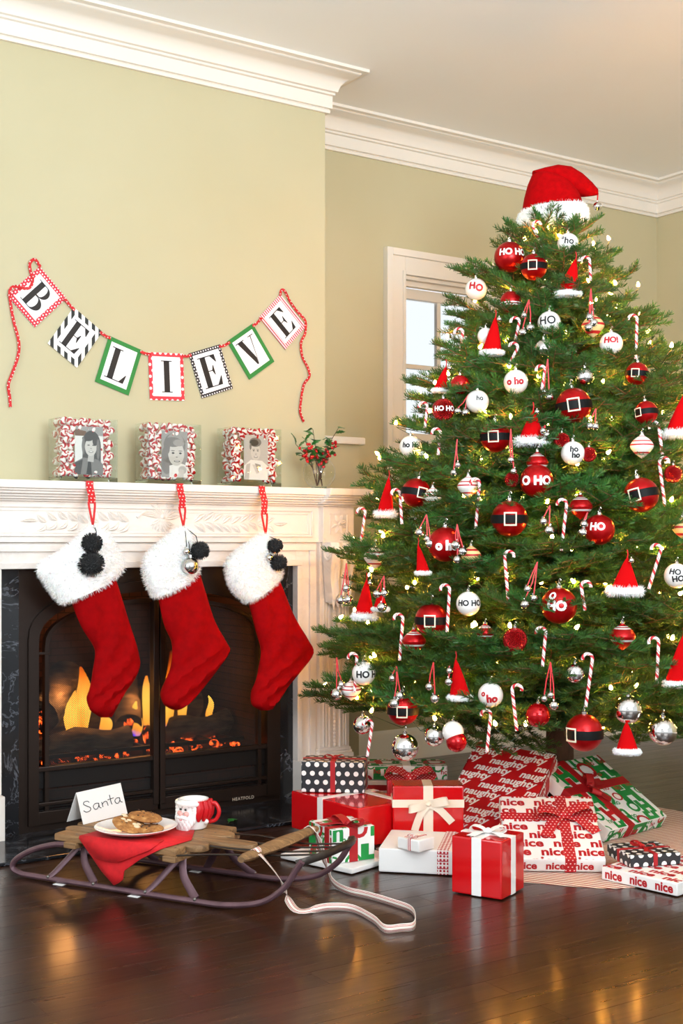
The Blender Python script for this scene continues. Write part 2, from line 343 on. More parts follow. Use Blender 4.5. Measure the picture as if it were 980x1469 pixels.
# corner blocks with rosettes, pilasters, corbels, plinths (both sides)
b4 = MB()
rs = []
for a in range(8):
    pass
for side in (0, 1):
    x0, x1 = (PX0, PX1) if side else sym(PX0, PX1); xm = (x0+x1)/2
    MB().bbox(x0, x1, YB, BY, 1.0, 1.142, .002).build('corner_block', 'white_marble', FR, W=True)
    rb = MB()
    for (a0, a1, c0, c1) in ((x0+.03, x1-.03, 1.108, 1.112), (x0+.03, x1-.03, 1.030, 1.034), (x0+.03, x0+.034, 1.03, 1.112), (x1-.034, x1-.03, 1.03, 1.112)):
        rb.bbox(a0, a1, YB-.003, YB+.002, c0, c1, .001)
    for k in range(8):
        a = k*PI/4 + PI/8; T = Matrix.Translation((xm, YB, 1.071)) @ Matrix.Rotation(a, 4, 'Y')
        rs = []
        for i in range(6):
            t = i/5; ww = .016*math.sin(PI*min(max(t*.9+.06, .05), .97)); hh = .008*math.sin(PI*min(t*.8+.12, .97))
            rs.append([(.004+t*.034, 0, -ww/2), (.004+t*.034, -hh, -ww*.2), (.004+t*.034, -hh*.4, 0), (.004+t*.034, -hh, ww*.2), (.004+t*.034, 0, ww/2)])
        rb.rings(rs, False, False, 0, T)
    rb.sphere((xm, YB-.004, 1.071), .007, 10, 8); rb.build('rosette', 'white_marble', FR, W=True)
    # corbel: acanthus scroll
    cb = MB(); rs = []
    prof = [(1.0, .052), (.985, .060), (.965, .064), (.945, .061), (.92, .052), (.895, .042), (.865, .036), (.84, .037), (.815, .042), (.795, .044), (.782, .038), (.772, .020), (.768, .002)]
    nx = 24
    for z, o in prof:
        t = (1.0 - z)/.232; wsc = .92 - .22*t; r_ = []
        for j in range(nx+1):
            u = j/nx*2-1; ridge = .007*math.cos(u*PI*3.5 + .6*math.sin(t*9))*(1-abs(u)**4) + .005*(1-u*u)
            r_.append(Vector((xm + u*wsc*(x1-x0)/2, YB - o*(1-.25*abs(u)**6) - ridge*(.3+.7*math.sin(PI*min(t+.05, 1))), z + .010*math.cos(u*PI*3.5)*t)))
        r_.append(Vector((xm + wsc*(x1-x0)/2, YB+.02, z))); r_.append(Vector((xm - wsc*(x1-x0)/2, YB+.02, z))); rs.append(r_)
    cb.rings(rs, True, True); co = cb.build('corbel', 'white_marble', FR, W=True)
    for sx in (-1, 1):                                # volutes on the corbel cheeks
        pts = []
        for k in range(40):
            a = k*.36; rr = .034*(1-k/44); pts.append(Vector((xm + sx*(x1-x0)/2*.9, YB-.022 - rr*math.cos(a)*.9, .955 + rr*math.sin(a))))
        v = MB().tube(pts, [.006*(1-.6*k/40) for k in range(40)], 6); v.v = [MW[FR].inverted() @ p for p in v.v]; v.build('volute', 'white_marble', co)
    for k in range(6):
        T = Matrix.Translation((xm + (k-2.5)*.017, YB-.040 + .004*abs(k-2.5), .800)); lf = MB(); r2 = []
        for i in range(6):
            t = i/5; ww = .017*math.sin(PI*min(.15+t*.8, .97)); r2.append([(-ww/2, .004, -t*.05), (0, -.008*math.sin(PI*(.2+.7*t)), -t*.05), (ww/2, .004, -t*.05)])
        lf.rings(r2, False, False, 0, T); lf.v = [MW[FR].inverted() @ p for p in lf.v]; lf.build('acanthus_leaf', 'white_marble', co)
    # pilaster shaft, flutes, rope bead
    MB().bbox(x0+.002, x1-.002, YB+.03, BY, .165, 1.0, .002).build('pilaster', 'white_marble', FR, W=True)
    fb = MB()
    for u in (-.052, -.040, .040, .052): fb.tube([(xm+u, YB+.028, .205), (xm+u, YB+.028, .775)], .0045, 8)
    fb.bbox(xm-.028, xm-.020, YB+.022, YB+.034, .20, .775, .002).bbox(xm+.020, xm+.028, YB+.022, YB+.034, .20, .775, .002); fb.build('fluting', 'white_marble', FR, W=True)
    rp = MB()
    for k in range(38): rp.sphere((xm, YB+.028, .21 + k*.0148), .0085, 8, 6, sq=(.9, .8, 1.05))
    rp.build('rope_bead', 'white_marble', FR, W=True)
    pb = MB()
    for z0, z1, o in ((.158, .176, .016), (.176, .186, .010), (.186, .196, .005)): pb.bbox(x0-o*.6, x1+o*.6, YB+.03-o, BY, z0, z1, .003)
    pb.build('pilaster_base', 'white_marble', FR, W=True)
    p0, p1 = (OX1, PX1+.004) if side else sym(OX1, PX1+.004)
    MB().bbox(p0, p1, YB+.005, BY, 0, .158, .003).build('plinth', 'white_marble', FR, W=True)
    # leg of the inner architrave
    l0, l1 = (OX1, PX0+.004) if side else sym(OX1, PX0+.004); inn = l0 if side else l1; sg = 1 if side else -1
    lb = MB(); lb.bbox(min(inn, inn+sg*.1), max(inn, inn+sg*.1), YL+.008, BY, .158, 1.0, .002)
    lb.bbox(min(inn, inn+sg*.022), max(inn, inn+sg*.022), YL-.006, YL+.012, .158, OZ, .003); lb.bbox(min(inn+sg*.058, inn+sg*.084), max(inn+sg*.058, inn+sg*.084), YL-.004, YL+.012, .158, OZ+.058, .003)
    lb.build('leg', 'white_marble', FR, W=True)
b = MB().bbox(OX0+.0, OX1-.0, YL+.0085, BY, OZ, .9995, .002).bbox(OX0-.022, OX1+.022, YL-.006, YL+.012, OZ, OZ+.022, .003).bbox(OX0-.084, OX1+.084, YL-.004, YL+.012, OZ+.058, OZ+.084, .003)
b.build('lintel', 'white_marble', FR, W=True)
IX0, IX1, IZ1 = 1.519, 2.556, .905; YI = 4.19
for a0, a1 in ((OX0-.002, IX0), (IX1, OX1+.002)): MB().box(a0, a1, YI, BY, .012, OZ+.005).build('slip', 'black_marble', FR, W=True, smooth=False)
MB().bbox(.95, 2.90, 3.84, 4.30, 0.001, .012, .003).build('hearth_slab', 'black_marble', FR, W=True)
# ---- fireplace insert with arched double doors
mat('bronze_metal', '#2c211b', .42, .6); mat('dark_iron', '#15110f', .5, .4)
m = mat('firebox_brick', '#3a241c', .9); g = N(m); bt = g.n('ShaderNodeTexBrick'); bt.inputs['Scale'].default_value = 9; bt.inputs['Color1'].default_value = lin('#4a2a20'); bt.inputs['Color2'].default_value = lin('#38211a'); bt.inputs['Mortar'].default_value = lin('#1c1512')
g.l(g.coord((1, 1, 1), rot=(R(90), 0, 0)), bt.inputs['Vector']); g.base(bt.outputs[0])
m = mat('mesh_screen', '#0b0907', .6); g = N(m)      # fine woven screen: mostly open
out = g.t.nodes['Material Output']; tr = g.n('ShaderNodeBsdfTransparent'); mx = g.n('ShaderNodeMixShader')
v = g.coord((1, 1, 1), rot=(0, R(45), 0)); sp = g.n('ShaderNodeSeparateXYZ'); g.l(v, sp.inputs[0])
wx = g.math('LESS_THAN', g.math('FRACT', g.math('MULTIPLY', sp.outputs[0], 210.0)), .36); wz = g.math('LESS_THAN', g.math('FRACT', g.math('MULTIPLY', sp.outputs[2], 210.0)), .36)
g.l(g.math('MAXIMUM', wx, wz), mx.inputs[0]); g.l(tr.outputs[0], mx.inputs[1]); g.l(g.b.outputs[0], mx.inputs[2]); g.l(mx.outputs[0], out.inputs[0])
mat('firebox_glass', '#ffffff', .03, Transmission_Weight=1.0, IOR=1.08)
IN = root('fireplace_insert', (2.03, 4.2, 0), 0, 'dark bronze fireplace insert with arched double mesh doors', 'fireplace insert')
b = MB().box(IX0, IX1, 4.78, 4.80, .012, IZ1).box(IX0-.01, IX0+.05, YI+.03, 4.79, .012, IZ1).box(IX1-.05, IX1+.01, YI+.03, 4.79, .012, IZ1)
b.box(IX0, IX1, YI+.03, 4.79, IZ1-.03, IZ1+.004).box(IX0, IX1, YI+.03, 4.79, .012, .20)
b.build('firebox', 'firebox_brick', IN, W=True, smooth=False)
def arch(x0, x1, zs, zt, n=24):                     # points of an arc from spring to spring
    xm = (x0+x1)/2; return [(xm + (x1-x0)/2*math.cos(PI - PI*k/n*1.0), zs + (zt-zs)*math.sin(PI*k/n)**.8) for k in range(n+1)]
def archbar(x0, x1, z0, zs, zt, wd, y0, y1):        # framed arch as a strip of quads with depth
    o = [(x0, z0)] + arch(x0, x1, zs, zt) + [(x1, z0)]; i = [(x0+wd, z0)] + arch(x0+wd, x1-wd, zs-wd*.3, zt-wd) + [(x1-wd, z0)]
    b = MB(); b.rings([[Vector((p[0], y0, p[1])), Vector((q[0], y0, q[1])), Vector((q[0], y1, q[1])), Vector((p[0], y1, p[1]))] for p, q in zip(o, i)], True, True); return b
DX0, DX1, DZ0, ZS, ZT = IX0+.03, IX1-.03, .035, .665, .862
o = arch(DX0, DX1, ZS, ZT)                           # face plate around the arch
b = MB(); n = len(o)
for k in range(n-1):
    b.add([(o[k][0], YI, o[k][1]), (o[k+1][0], YI, o[k+1][1]), (o[k+1][0], YI, IZ1), (o[k][0], YI, IZ1)], [(0, 1, 2, 3)])
b.box(IX0, DX0, YI, YI+.03, .012, IZ1).box(DX1, IX1, YI, YI+.03, .012, IZ1).box(DX0, DX1, YI, YI+.03, .012, DZ0)
b.build('face_plate', 'bronze_metal', IN, W=True, smooth=False)
archbar(DX0, DX1, DZ0, ZS, ZT, .036, YI-.014, YI+.03).build('arch_frame', 'bronze_metal', IN, W=True)
archbar(DX0+.060, DX1-.060, DZ0, ZS-.025, ZT-.062, .014, YI-.008, YI+.02).build('inner_arch', 'bronze_metal', IN, W=True)
xm = (DX0+DX1)/2
for sgn in (-1, 1):
    a0, a1 = (DX0+.036, xm-.004) if sgn < 0 else (xm+.004, DX1-.036)
    d = MB(); st = (xm-.024, xm-.002) if sgn < 0 else (xm+.002, xm+.024)
    d.bbox(st[0], st[1], YI-.016, YI+.02, DZ0+.02, ZT-.036, .003)
    d.bbox(a0, a1, YI-.012, YI+.02, DZ0+.0, DZ0+.045, .003); d.bbox(a0, a1, YI-.010, YI+.018, .215, .232, .003); d.bbox(a0, a1, YI-.010, YI+.018, .098, .110, .003)
    dx = DX0+.037 if sgn < 0 else DX1-.051
    dr = d.build('door', 'bronze_metal', IN, W=True)
    for zz in (.10, .224, .62):
        q = MB().bbox(min(dx, dx+.014)+.0, max(dx, dx+.04), YI-.009, YI+.01, zz-.004, zz+.004, .001) if zz > .5 else MB().bbox(dx, dx+.03, YI-.009, YI+.01, zz-.004, zz+.004, .001)
        q.v = [MW[IN].inverted() @ p for p in q.v]; q.build('door_bar', 'bronze_metal', dr)
    # screen with arched head
    head = [p for p in arch(DX0+.062, DX1-.062, ZS-.03, ZT-.066) if (p[0] <= xm if sgn < 0 else p[0] >= xm)]
    poly = ([(head[0][0], .232)] + head + [(head[-1][0], .232)])
    q = MB().add([(p[0], YI+.012, p[1]) for p in poly], [tuple(range(len(poly)))]); q.v = [MW[IN].inverted() @ p for p in q.v]; q.build('mesh_screen', 'mesh_screen', dr, smooth=False)
    q = MB().box(a0, a1, YI+.012, YI+.0125, .110, .150); q.v = [MW[IN].inverted() @ p for p in q.v]; q.build('vent_screen', 'mesh_screen', dr, smooth=False)
    q = MB().box(a0, a1, YI+.008, YI+.014, .155, .215); q.v = [MW[IN].inverted() @ p for p in q.v]; q.build('lower_panel', 'dark_iron', dr, smooth=False)
    q = MB()
    for k in range(3): q.bbox(a0, a1, YI+.006, YI+.016, .086+.0-.012*k, .094-.012*k, .001)
    q.v = [MW[IN].inverted() @ p for p in q.v]; q.build('louvre', 'dark_iron', dr)
b = MB(); vs, fs = glyphs('HEATFOLD', .017, .008, 0, 1.15); pl = at_y(349, 1145, YI-.013)
b.add([(pl.x + x, YI-.0135, pl.z + z) for x, z in vs], fs); mat('pale_print', '#b9aa98', .5); b.build('maker_lettering', 'pale_print', IN, W=True, smooth=False)
# ---- logs, embers and flames on the grate
m = noisy('charred_bark', '#1b130e', '#6a5642', 16, .95, .9, (1, 1, 4), 6, .012); 
m = mat('ember', '#30100a', .9); g = N(m); f = g.noise(g.coord(), 34, 4, .65); g.base(g.ramp(f, [(.4, '#16100e'), (.62, '#5a2a1c')]))
g.l(g.ramp(f, [(.48, (0, 0, 0, 1)), (.60, (1, .10, .01, 1)), (.74, (1, .5, .12, 1))]), g.b.inputs['Emission Color']); g.b.inputs['Emission Strength'].default_value = 5.0
m = mat('flame', '#000000', 1); g = N(m); out = g.t.nodes['Material Output']; em = g.n('ShaderNodeEmission'); tr = g.n('ShaderNodeBsdfTransparent'); mx = g.n('ShaderNodeMixShader')
c = g.n('ShaderNodeTexCoord'); sp = g.n('ShaderNodeSeparateXYZ'); g.l(c.outputs['Generated'], sp.inputs[0])
nz = g.noise(g.coord((14, 14, 5)), 1.6, 3); zz = g.math('ADD', sp.outputs[2], g.math('MULTIPLY', g.math('SUBTRACT', nz, .5), .5))
g.l(g.ramp(zz, [(.0, '#3a2cff'), (.10, '#ff9a2a'), (.38, '#ffc850'), (.7, '#ff7a14'), (1, '#d83404')]), em.inputs[0]); em.inputs[1].default_value = 3.2
g.l(g.ramp(zz, [(0, (.5,)*3+(1,)), (.15, (.85,)*3+(1,)), (.65, (.65,)*3+(1,)), (1, (0, 0, 0, 1))]), mx.inputs[0]); g.l(tr.outputs[0], mx.inputs[1]); g.l(em.outputs[0], mx.inputs[2]); g.l(mx.outputs[0], out.inputs[0])
def log(a, c, r, label, seed):
    rg = random.Random(seed); a, c = Vector(a), Vector(c); k = 12; n = 14; t = (c-a).normalized(); u = t.orthogonal().normalized(); v = t.cross(u); rs = []
    for i in range(k+1):
        p = a.lerp(c, i/k) + Vector((0, 0, .012*math.sin(i*.8+seed)))
        rs.append([p + (u*math.cos(2*PI*j/n) + v*math.sin(2*PI*j/n)) * r * (1 + .16*noise.noise(Vector((i*.7, j*.9, seed)))) for j in range(n)])
    o = root('firewood_log', a, 0, label, 'log', 'logs burning in the fireplace'); MB().rings(rs).build('bark', 'charred_bark', o, W=True)
    q = MB().sphere(a.lerp(c, .02), r*.86, 12, 6, sq=(.5, .5, 1)); q.build('cut_end', 'ember', o, W=True); return o
log((1.64, 4.50, .34), (2.40, 4.62, .36), .075, 'thick charred log lying across the back of the grate', 1)
log((1.66, 4.36, .37), (1.86, 4.62, .50), .065, 'stout log leaning up at the side behind the first stocking', 2)
log((1.60, 4.38, .265), (2.0, 4.36, .275), .048, 'pale grey log lying low across the front of the grate', 3)
log((2.10, 4.42, .27), (2.48, 4.48, .28), .045, 'dark log at the front of the grate under the last stocking', 4)
log((2.02, 4.40, .33), (2.10, 4.62, .47), .05, 'short forked log standing in the middle of the fire', 5)
er = root('ember_bed', (2.03, 4.42, .20), 0, 'bed of glowing embers and ash on the fire grate', 'embers', kind='stuff'); rg = random.Random(8); b = MB()
for _ in range(150): b.sphere((rg.uniform(1.66, 2.42), rg.uniform(4.29, 4.6), .205 + rg.random()*.03), rg.uniform(.010, .026), 7, 5, sq=(1, rg.uniform(.7, 1.2), .7))
b.build('embers', 'ember', er, W=True)
b = MB().bbox(1.62, 2.46, 4.30, 4.315, .235, .25, .003).bbox(1.62, 2.46, 4.55, 4.565, .235, .25, .003)
gr_ = root('fire_grate', (2.03, 4.42, .20), 0, 'black iron grate that carries the burning logs', 'grate')
b.build('rail', 'dark_iron', gr_, W=True)
for k in range(9): MB().bbox(1.66+k*.093, 1.674+k*.093, 4.30, 4.56, .2005, .25, .003).build('bar', 'dark_iron', gr_, W=True)
FLS = [(82, 900, .24, .075, 4.42), (118, 985, .24, .07, 4.46), (176, 975, .17, .05, 4.5), (214, 1000, .22, .06, 4.44), (196, 1000, .13, .05, 4.40), (243, 985, .30, .05, 4.46), (262, 1020, .16, .04, 4.5), (300, 1030, .10, .03, 4.5), (150, 1030, .10, .05, 4.38), (232, 1030, .12, .05, 4.4), (103, 1005, .17, .05, 4.40)]
fr = root('fire_flames', (2.0, 4.45, .27), 0, 'orange gas flames rising between the logs', 'flames', kind='stuff')
b = MB(); rg = random.Random(2)
for px, py, h, wd, Y in FLS[1:]:
    p = at_y(px, py, Y); p.z = .27 + rg.uniform(0, .03); rs = []; k = 10
    for i in range(k+1):
        t = i/k; ww = wd*(math.sin(PI*min(t*.75+.2, 1))**1.2)*.5+.001; cx = p.x + .014*math.sin(t*5+px)*t
        rs.append([Vector((cx + ww*math.cos(2*PI*j/8), Y + ww*.5*math.sin(2*PI*j/8), p.z + h*t)) for j in range(8)])
    b.rings(rs)
b.build('flame', 'flame', fr, W=True)
for x, zz, e in ((1.76, .45, 7), (2.06, .42, 5)):
    l = bpy.data.lights.new('firelight', 'POINT'); l.energy = e; l.color = (1, .42, .12); l.shadow_soft_size = .06
    o = bpy.data.objects.new('firelight', l); COL.objects.link(o); o.location = (x, 4.40, zz)
# ================================================================ STOCKINGS
m = noisy('red_velvet', '#960105', '#820104', 30, .85, .25, (1, 1, 1), 3, .001, 400, Specular_IOR_Level=.08); 
mat('white_fur', '#fbf9f6', .9, Subsurface_Weight=.15, Subsurface_Scale=.01); mat('black_yarn', '#0c0d0e', .9, Sheen_Weight=.1)
mat('silver_bell', '#d8d6d2', .12, 1.0); mat('black_slot', '#080808', .8); mat('black_cord', '#111111', .8)
m = mat('red_dot_ribbon', '#c4101a', .6); g = N(m); v = g.coord((1, 1, 1)); sp = g.n('ShaderNodeSeparateXYZ'); g.l(v, sp.inputs[0])
def dots(g, a, c, per, rad, stagger=True):
    r = g.math('FLOOR', g.math('DIVIDE', c, per)); off = g.math('MULTIPLY', g.math('MODULO', r, 2.0), per/2) if stagger else 0.0
    fx = g.math('SUBTRACT', g.math('FRACT', g.math('DIVIDE', g.math('ADD', a, off), per)), .5); fz = g.math('SUBTRACT', g.math('FRACT', g.math('DIVIDE', c, per)), .5)
    return g.math('LESS_THAN', g.math('ADD', g.math('MULTIPLY', fx, fx), g.math('MULTIPLY', fz, fz)), (rad/per)**2)
def two(g, fac, c1, c2):
    mx = g.n('ShaderNodeMix', data_type='RGBA'); g.l(fac, mx.inputs[0]); mx.inputs[6].default_value = lin(c1); mx.inputs[7].default_value = lin(c2); g.base(mx.outputs[2])
two(g, dots(g, g.math('ADD', sp.outputs[0], 10.0), g.math('ADD', sp.outputs[2], 10.0), .0125, .0021), '#c4101a', '#f6e4e0')
mat('red_satin', '#c40f18', .45)
def pom(b, c, r, rng, n=700):
    c = Vector(c); b.sphere(c, r*.8, 12, 8)
    for _ in range(n):
        d = Vector((rng.gauss(0, 1), rng.gauss(0, 1), rng.gauss(0, 1))).normalized(); u = d.orthogonal().normalized()*.0016; v = d.cross(u)
        k = len(b.v); t = c + d*r*rng.uniform(.92, 1.06); s0 = c + d*r*.6
        b.v += [s0-u, s0+u, t+u, t-u]; b.f.append((k, k+1, k+2, k+3)); b.m.append(0)
def bell(b, c, r, T=None):
    b.sphere(c, r, 14, 10, 0, (1, 1, .96), T); c = Vector(c)
    b.tube([c + Vector((0, 0, r*.95)), c + Vector((0, 0, r*1.25))], r*.22, 6, 0, T)
    b.box(c.x-r*.82, c.x+r*.82, c.y-r*.80, c.y+r*.80, c.z-r*.16, c.z-r*.06, 0, T)
    b.add([c + Vector((math.cos(a)*r*1.005*math.cos(e), -abs(math.sin(a))*r*1.005*math.cos(e) if False else math.sin(a)*r*1.005*math.cos(e), r*.97*math.sin(e))) for a, e in ((4.4, -.15), (5.02, -.15), (5.02, -.28), (4.4, -.28))], [(0, 1, 2, 3)], 1, T)
    b.add([c + Vector((math.cos(a)*r*1.006*math.cos(e), math.sin(a)*r*1.006*math.cos(e), r*.97*math.sin(e))) for a, e in ((4.66, -.05), (4.76, -.05), (4.76, -.9), (4.66, -.9))], [(0, 1, 2, 3)], 1, T)
def stocking(cuff, body, rib, poms, bells, label, seed):
    YS = 3.985; rg = random.Random(seed); top = at_y(rib[0], rib[2], YS)
    rt = root('christmas_stocking', top, 0, label, 'stocking', 'stockings hung from the mantel')
    def pair_loft(pairs, th, n=16, fold=0):
        rs = []
        for i, (l, r) in enumerate(pairs):
            a, c = at_y(l[0], l[1], YS), at_y(r[0], r[1], YS); m_ = (a+c)/2; h = (c-a)/2; t = min(th, h.length*.75); rr = []
            for j in range(n):
                q = 2*PI*j/n; cx = math.cos(q); sy = math.sin(q)
                rr.append(m_ + h*(abs(cx)**.85*(1 if cx > 0 else -1)) + Vector((0, -t*sy*(1 + fold*math.cos(cx*6+i*.8)), 0)))
            rs.append(rr)
        return rs
    def dense(pairs, k=4):                              # Catmull-Rom through the outline pairs
        out = []; P = [pairs[0]] + pairs + [pairs[-1]]
        cr = lambda a, b_, c, d, t: tuple(.5*((2*b_[i]) + (-a[i]+c[i])*t + (2*a[i]-5*b_[i]+4*c[i]-d[i])*t*t + (-a[i]+3*b_[i]-3*c[i]+d[i])*t**3) for i in (0, 1))
        for i in range(1, len(P)-2):
            for s in range(k): out.append(tuple(cr(P[i-1][e], P[i][e], P[i+1][e], P[i+2][e], s/k) for e in (0, 1)))
        return out + [pairs[-1]]
    MB().rings(pair_loft(dense(body), .036, 20, .22)).build('sock', 'red_velvet', rt, W=True)
    cb = MB().rings(pair_loft(dense(cuff), .047, 20)); rs_t = mesh_tris(cb); ctr = sum((p for p in cb.v), Vector())/len(cb.v)
    rs_t = [(a, c, d) if (c-a).cross(d-a).dot((a+c+d)/3-ctr) > 0 else (a, d, c) for a, c, d in rs_t]
    fur(cb, rs_t, 9000, .016, .0011, rg, .3); cb.build('fur_cuff', 'white_fur', rt, W=True, fix=False)
    x, y0, y1, y2 = rib[0], rib[1], rib[2], rib[3]; A = at_y(x, y0, 4.024); B = at_y(x, y1, 4.024-.03); zt = 1.2075
    wd = .0262
    MB().ribbon([Vector((A.x, 4.17, zt)), Vector((A.x, 4.10, zt)), Vector((A.x, 4.050, zt)), Vector((A.x, 4.0495, 1.19)), Vector((A.x, 4.03, 1.15)), Vector((B.x, 4.005, B.z))], wd, (1, 0, 0), .0012).build('hanging_ribbon', 'red_dot_ribbon', rt, W=True)
    C = at_y(x, y2, 3.995); lp = MB()
    for sx in (-1, 1): lp.ribbon([Vector((B.x+sx*wd*.42, 4.003, B.z+.005)), Vector((B.x+sx*wd*.40, 4.0, B.z-.01)), Vector((C.x+sx*wd*.22, 3.997, (B.z+C.z)/2-.005)), Vector((C.x, 3.994, C.z))], .0075, (1, 0, 0), .0015)
    lp.build('loop', 'red_satin', rt, W=True); cd = MB()
    for k, (px, py, r) in enumerate(poms):
        p = at_y(px, py, 3.925); b = MB(); pom(b, p, r*4.7/1830, rg); b.build('pompom', 'black_yarn', rt, W=True, fix=False)
        cd.tube([Vector((C.x, 3.985, C.z-.002)), Vector((C.x*.5+p.x*.5+.004, 3.935, C.z*.6+p.z*.4)), p], .0016, 5)
    for px, py, r in bells:
        p = at_y(px, py, 3.925); b = MB(); bell(b, (0, 0, 0), r*4.7/1830); b.build('bell', ['silver_bell', 'black_slot'], rt, loc=MW[rt].inverted() @ p)
        cd.tube([Vector((C.x, 3.985, C.z-.002)), Vector((p.x, 3.93, C.z*.5+p.z*.5)), p], .0014, 5)
    cd.build('cord', 'black_cord', rt, W=True)
stocking([((125, 757), (150, 762)), ((108, 776), (160, 775)), ((80, 796), (172, 795)), ((54, 812), (178, 810)), ((66, 838), (173, 820)), ((88, 866), (160, 832))],
    [((98, 852), (162, 820)), ((116, 898), (178, 868)), ((135, 928), (188, 903)), ((136, 945), (198, 933)), ((133, 967), (200, 954)), ((128, 991), (193, 974)), ((125, 1004), (180, 991)), ((130, 1019), (172, 1006)), ((144, 1029), (160, 1028))],
    (133, 690, 722, 753), [(132, 779, 13.5), (131, 809, 17)], [], 'red velvet stocking with two stacked black pompoms over the wide furry cuff', 1)
stocking([((258, 757), (272, 760)), ((242, 770), (275, 768)), ((212, 796), (279, 788)), ((206, 812), (282, 806)), ((212, 840), (284, 820)), ((222, 857), (272, 832))],
    [((226, 850), (283, 815)), ((235, 895), (297, 856)), ((246, 919), (308, 892)), ((247, 940), (325, 921)), ((245, 958), (329, 934)), ((238, 975), (314, 958)), ((231, 996), (288, 990)), ((236, 1011), (270, 1010)), ((247, 1018), (258, 1018))],
    (263, 692, 729, 755), [(287, 790, 13)], [(268, 791, 4.6), (273, 812, 12)], 'red velvet stocking with one black pompom and round silver bells', 2)
stocking([((372, 768), (386, 768)), ((357, 780), (389, 776)), ((330, 800), (395, 793)), ((325, 814), (401, 812)), ((333, 843), (402, 824)), ((353, 864), (392, 836))],
    [((356, 858), (398, 828)), ((366, 900), (415, 868)), ((374, 926), (428, 896)), ((374, 944), (442, 917)), ((371, 962), (449, 936)), ((366, 980), (432, 962)), ((361, 996), (411, 986)), ((362, 1011), (399, 1005)), ((374, 1019), (390, 1017))],
    (381, 697, 738, 767), [(395, 783, 11), (400, 807, 12.3)], [(387, 800, 5)], 'red velvet stocking nearest the tree with two small black pompoms at the cuff edge', 3)
# ================================================================ BANNER
def stripes_mat(name, c1, c2, per, duty, ang=0.0, kind='Object', rough=.7, axis=0):
    m = mat(name, c1, rough); g = N(m); v = g.coord((1, 1, 1), kind, (0, ang, 0) if kind == 'Object' else (0, 0, ang)); sp = g.n('ShaderNodeSeparateXYZ'); g.l(v, sp.inputs[0])
    two(g, g.math('LESS_THAN', g.math('FRACT', g.math('DIVIDE', g.math('ADD', sp.outputs[axis], 10.0), per)), duty), c1, c2); return m
def dots_box(name, c1, c2, per, rad, rough=.5):          # dots laid on each face of a box
    m = mat(name, c1, rough); g = N(m); c = g.n('ShaderNodeTexCoord'); sp = g.n('ShaderNodeSeparateXYZ'); g.l(c.outputs['Object'], sp.inputs[0]); sn = g.n('ShaderNodeSeparateXYZ'); g.l(c.outputs['Normal'], sn.inputs[0])
    nx = g.math('GREATER_THAN', g.math('ABSOLUTE', sn.outputs[0]), .6); nz = g.math('GREATER_THAN', g.math('ABSOLUTE', sn.outputs[2]), .6); X, Y, Z = [g.math('ADD', sp.outputs[i], 10.0) for i in range(3)]
    mixv = lambda f, a, b_: g.math('ADD', g.math('MULTIPLY', a, f), g.math('MULTIPLY', b_, g.math('SUBTRACT', 1.0, f)))
    two(g, dots(g, mixv(nx, Y, X), mixv(nz, Y, Z), per, rad, True), c1, c2); return m
def dots_mat(name, c1, c2, per, rad, stagger=True, ax=(0, 2), rough=.6):
    m = mat(name, c1, rough); g = N(m); v = g.coord(); sp = g.n('ShaderNodeSeparateXYZ'); g.l(v, sp.inputs[0])
    two(g, dots(g, g.math('ADD', sp.outputs[ax[0]], 10.0), g.math('ADD', sp.outputs[ax[1]], 10.0), per, rad, stagger), c1, c2); return m
dots_mat('card_red_dots_fine', '#cf2236', '#f7e7e8', .0110, .0030); stripes_mat('card_black_stripe', '#f2f2ee', '#2a2d2b', .026, .5, R(35)); mat('card_green', '#2c8036', .7)
dots_mat('card_red_dots', '#df3340', '#fbf0ee', .022, .0058); dots_mat('card_black_dots', '#262024', '#efe9ea', .0110, .0030); stripes_mat('card_red_gingham', '#f6dfe2', '#cf4458', .0095, .5)
mat('card_white', '#f5f4f6', .7); mat('letter_ink', '#1d1714', .6)
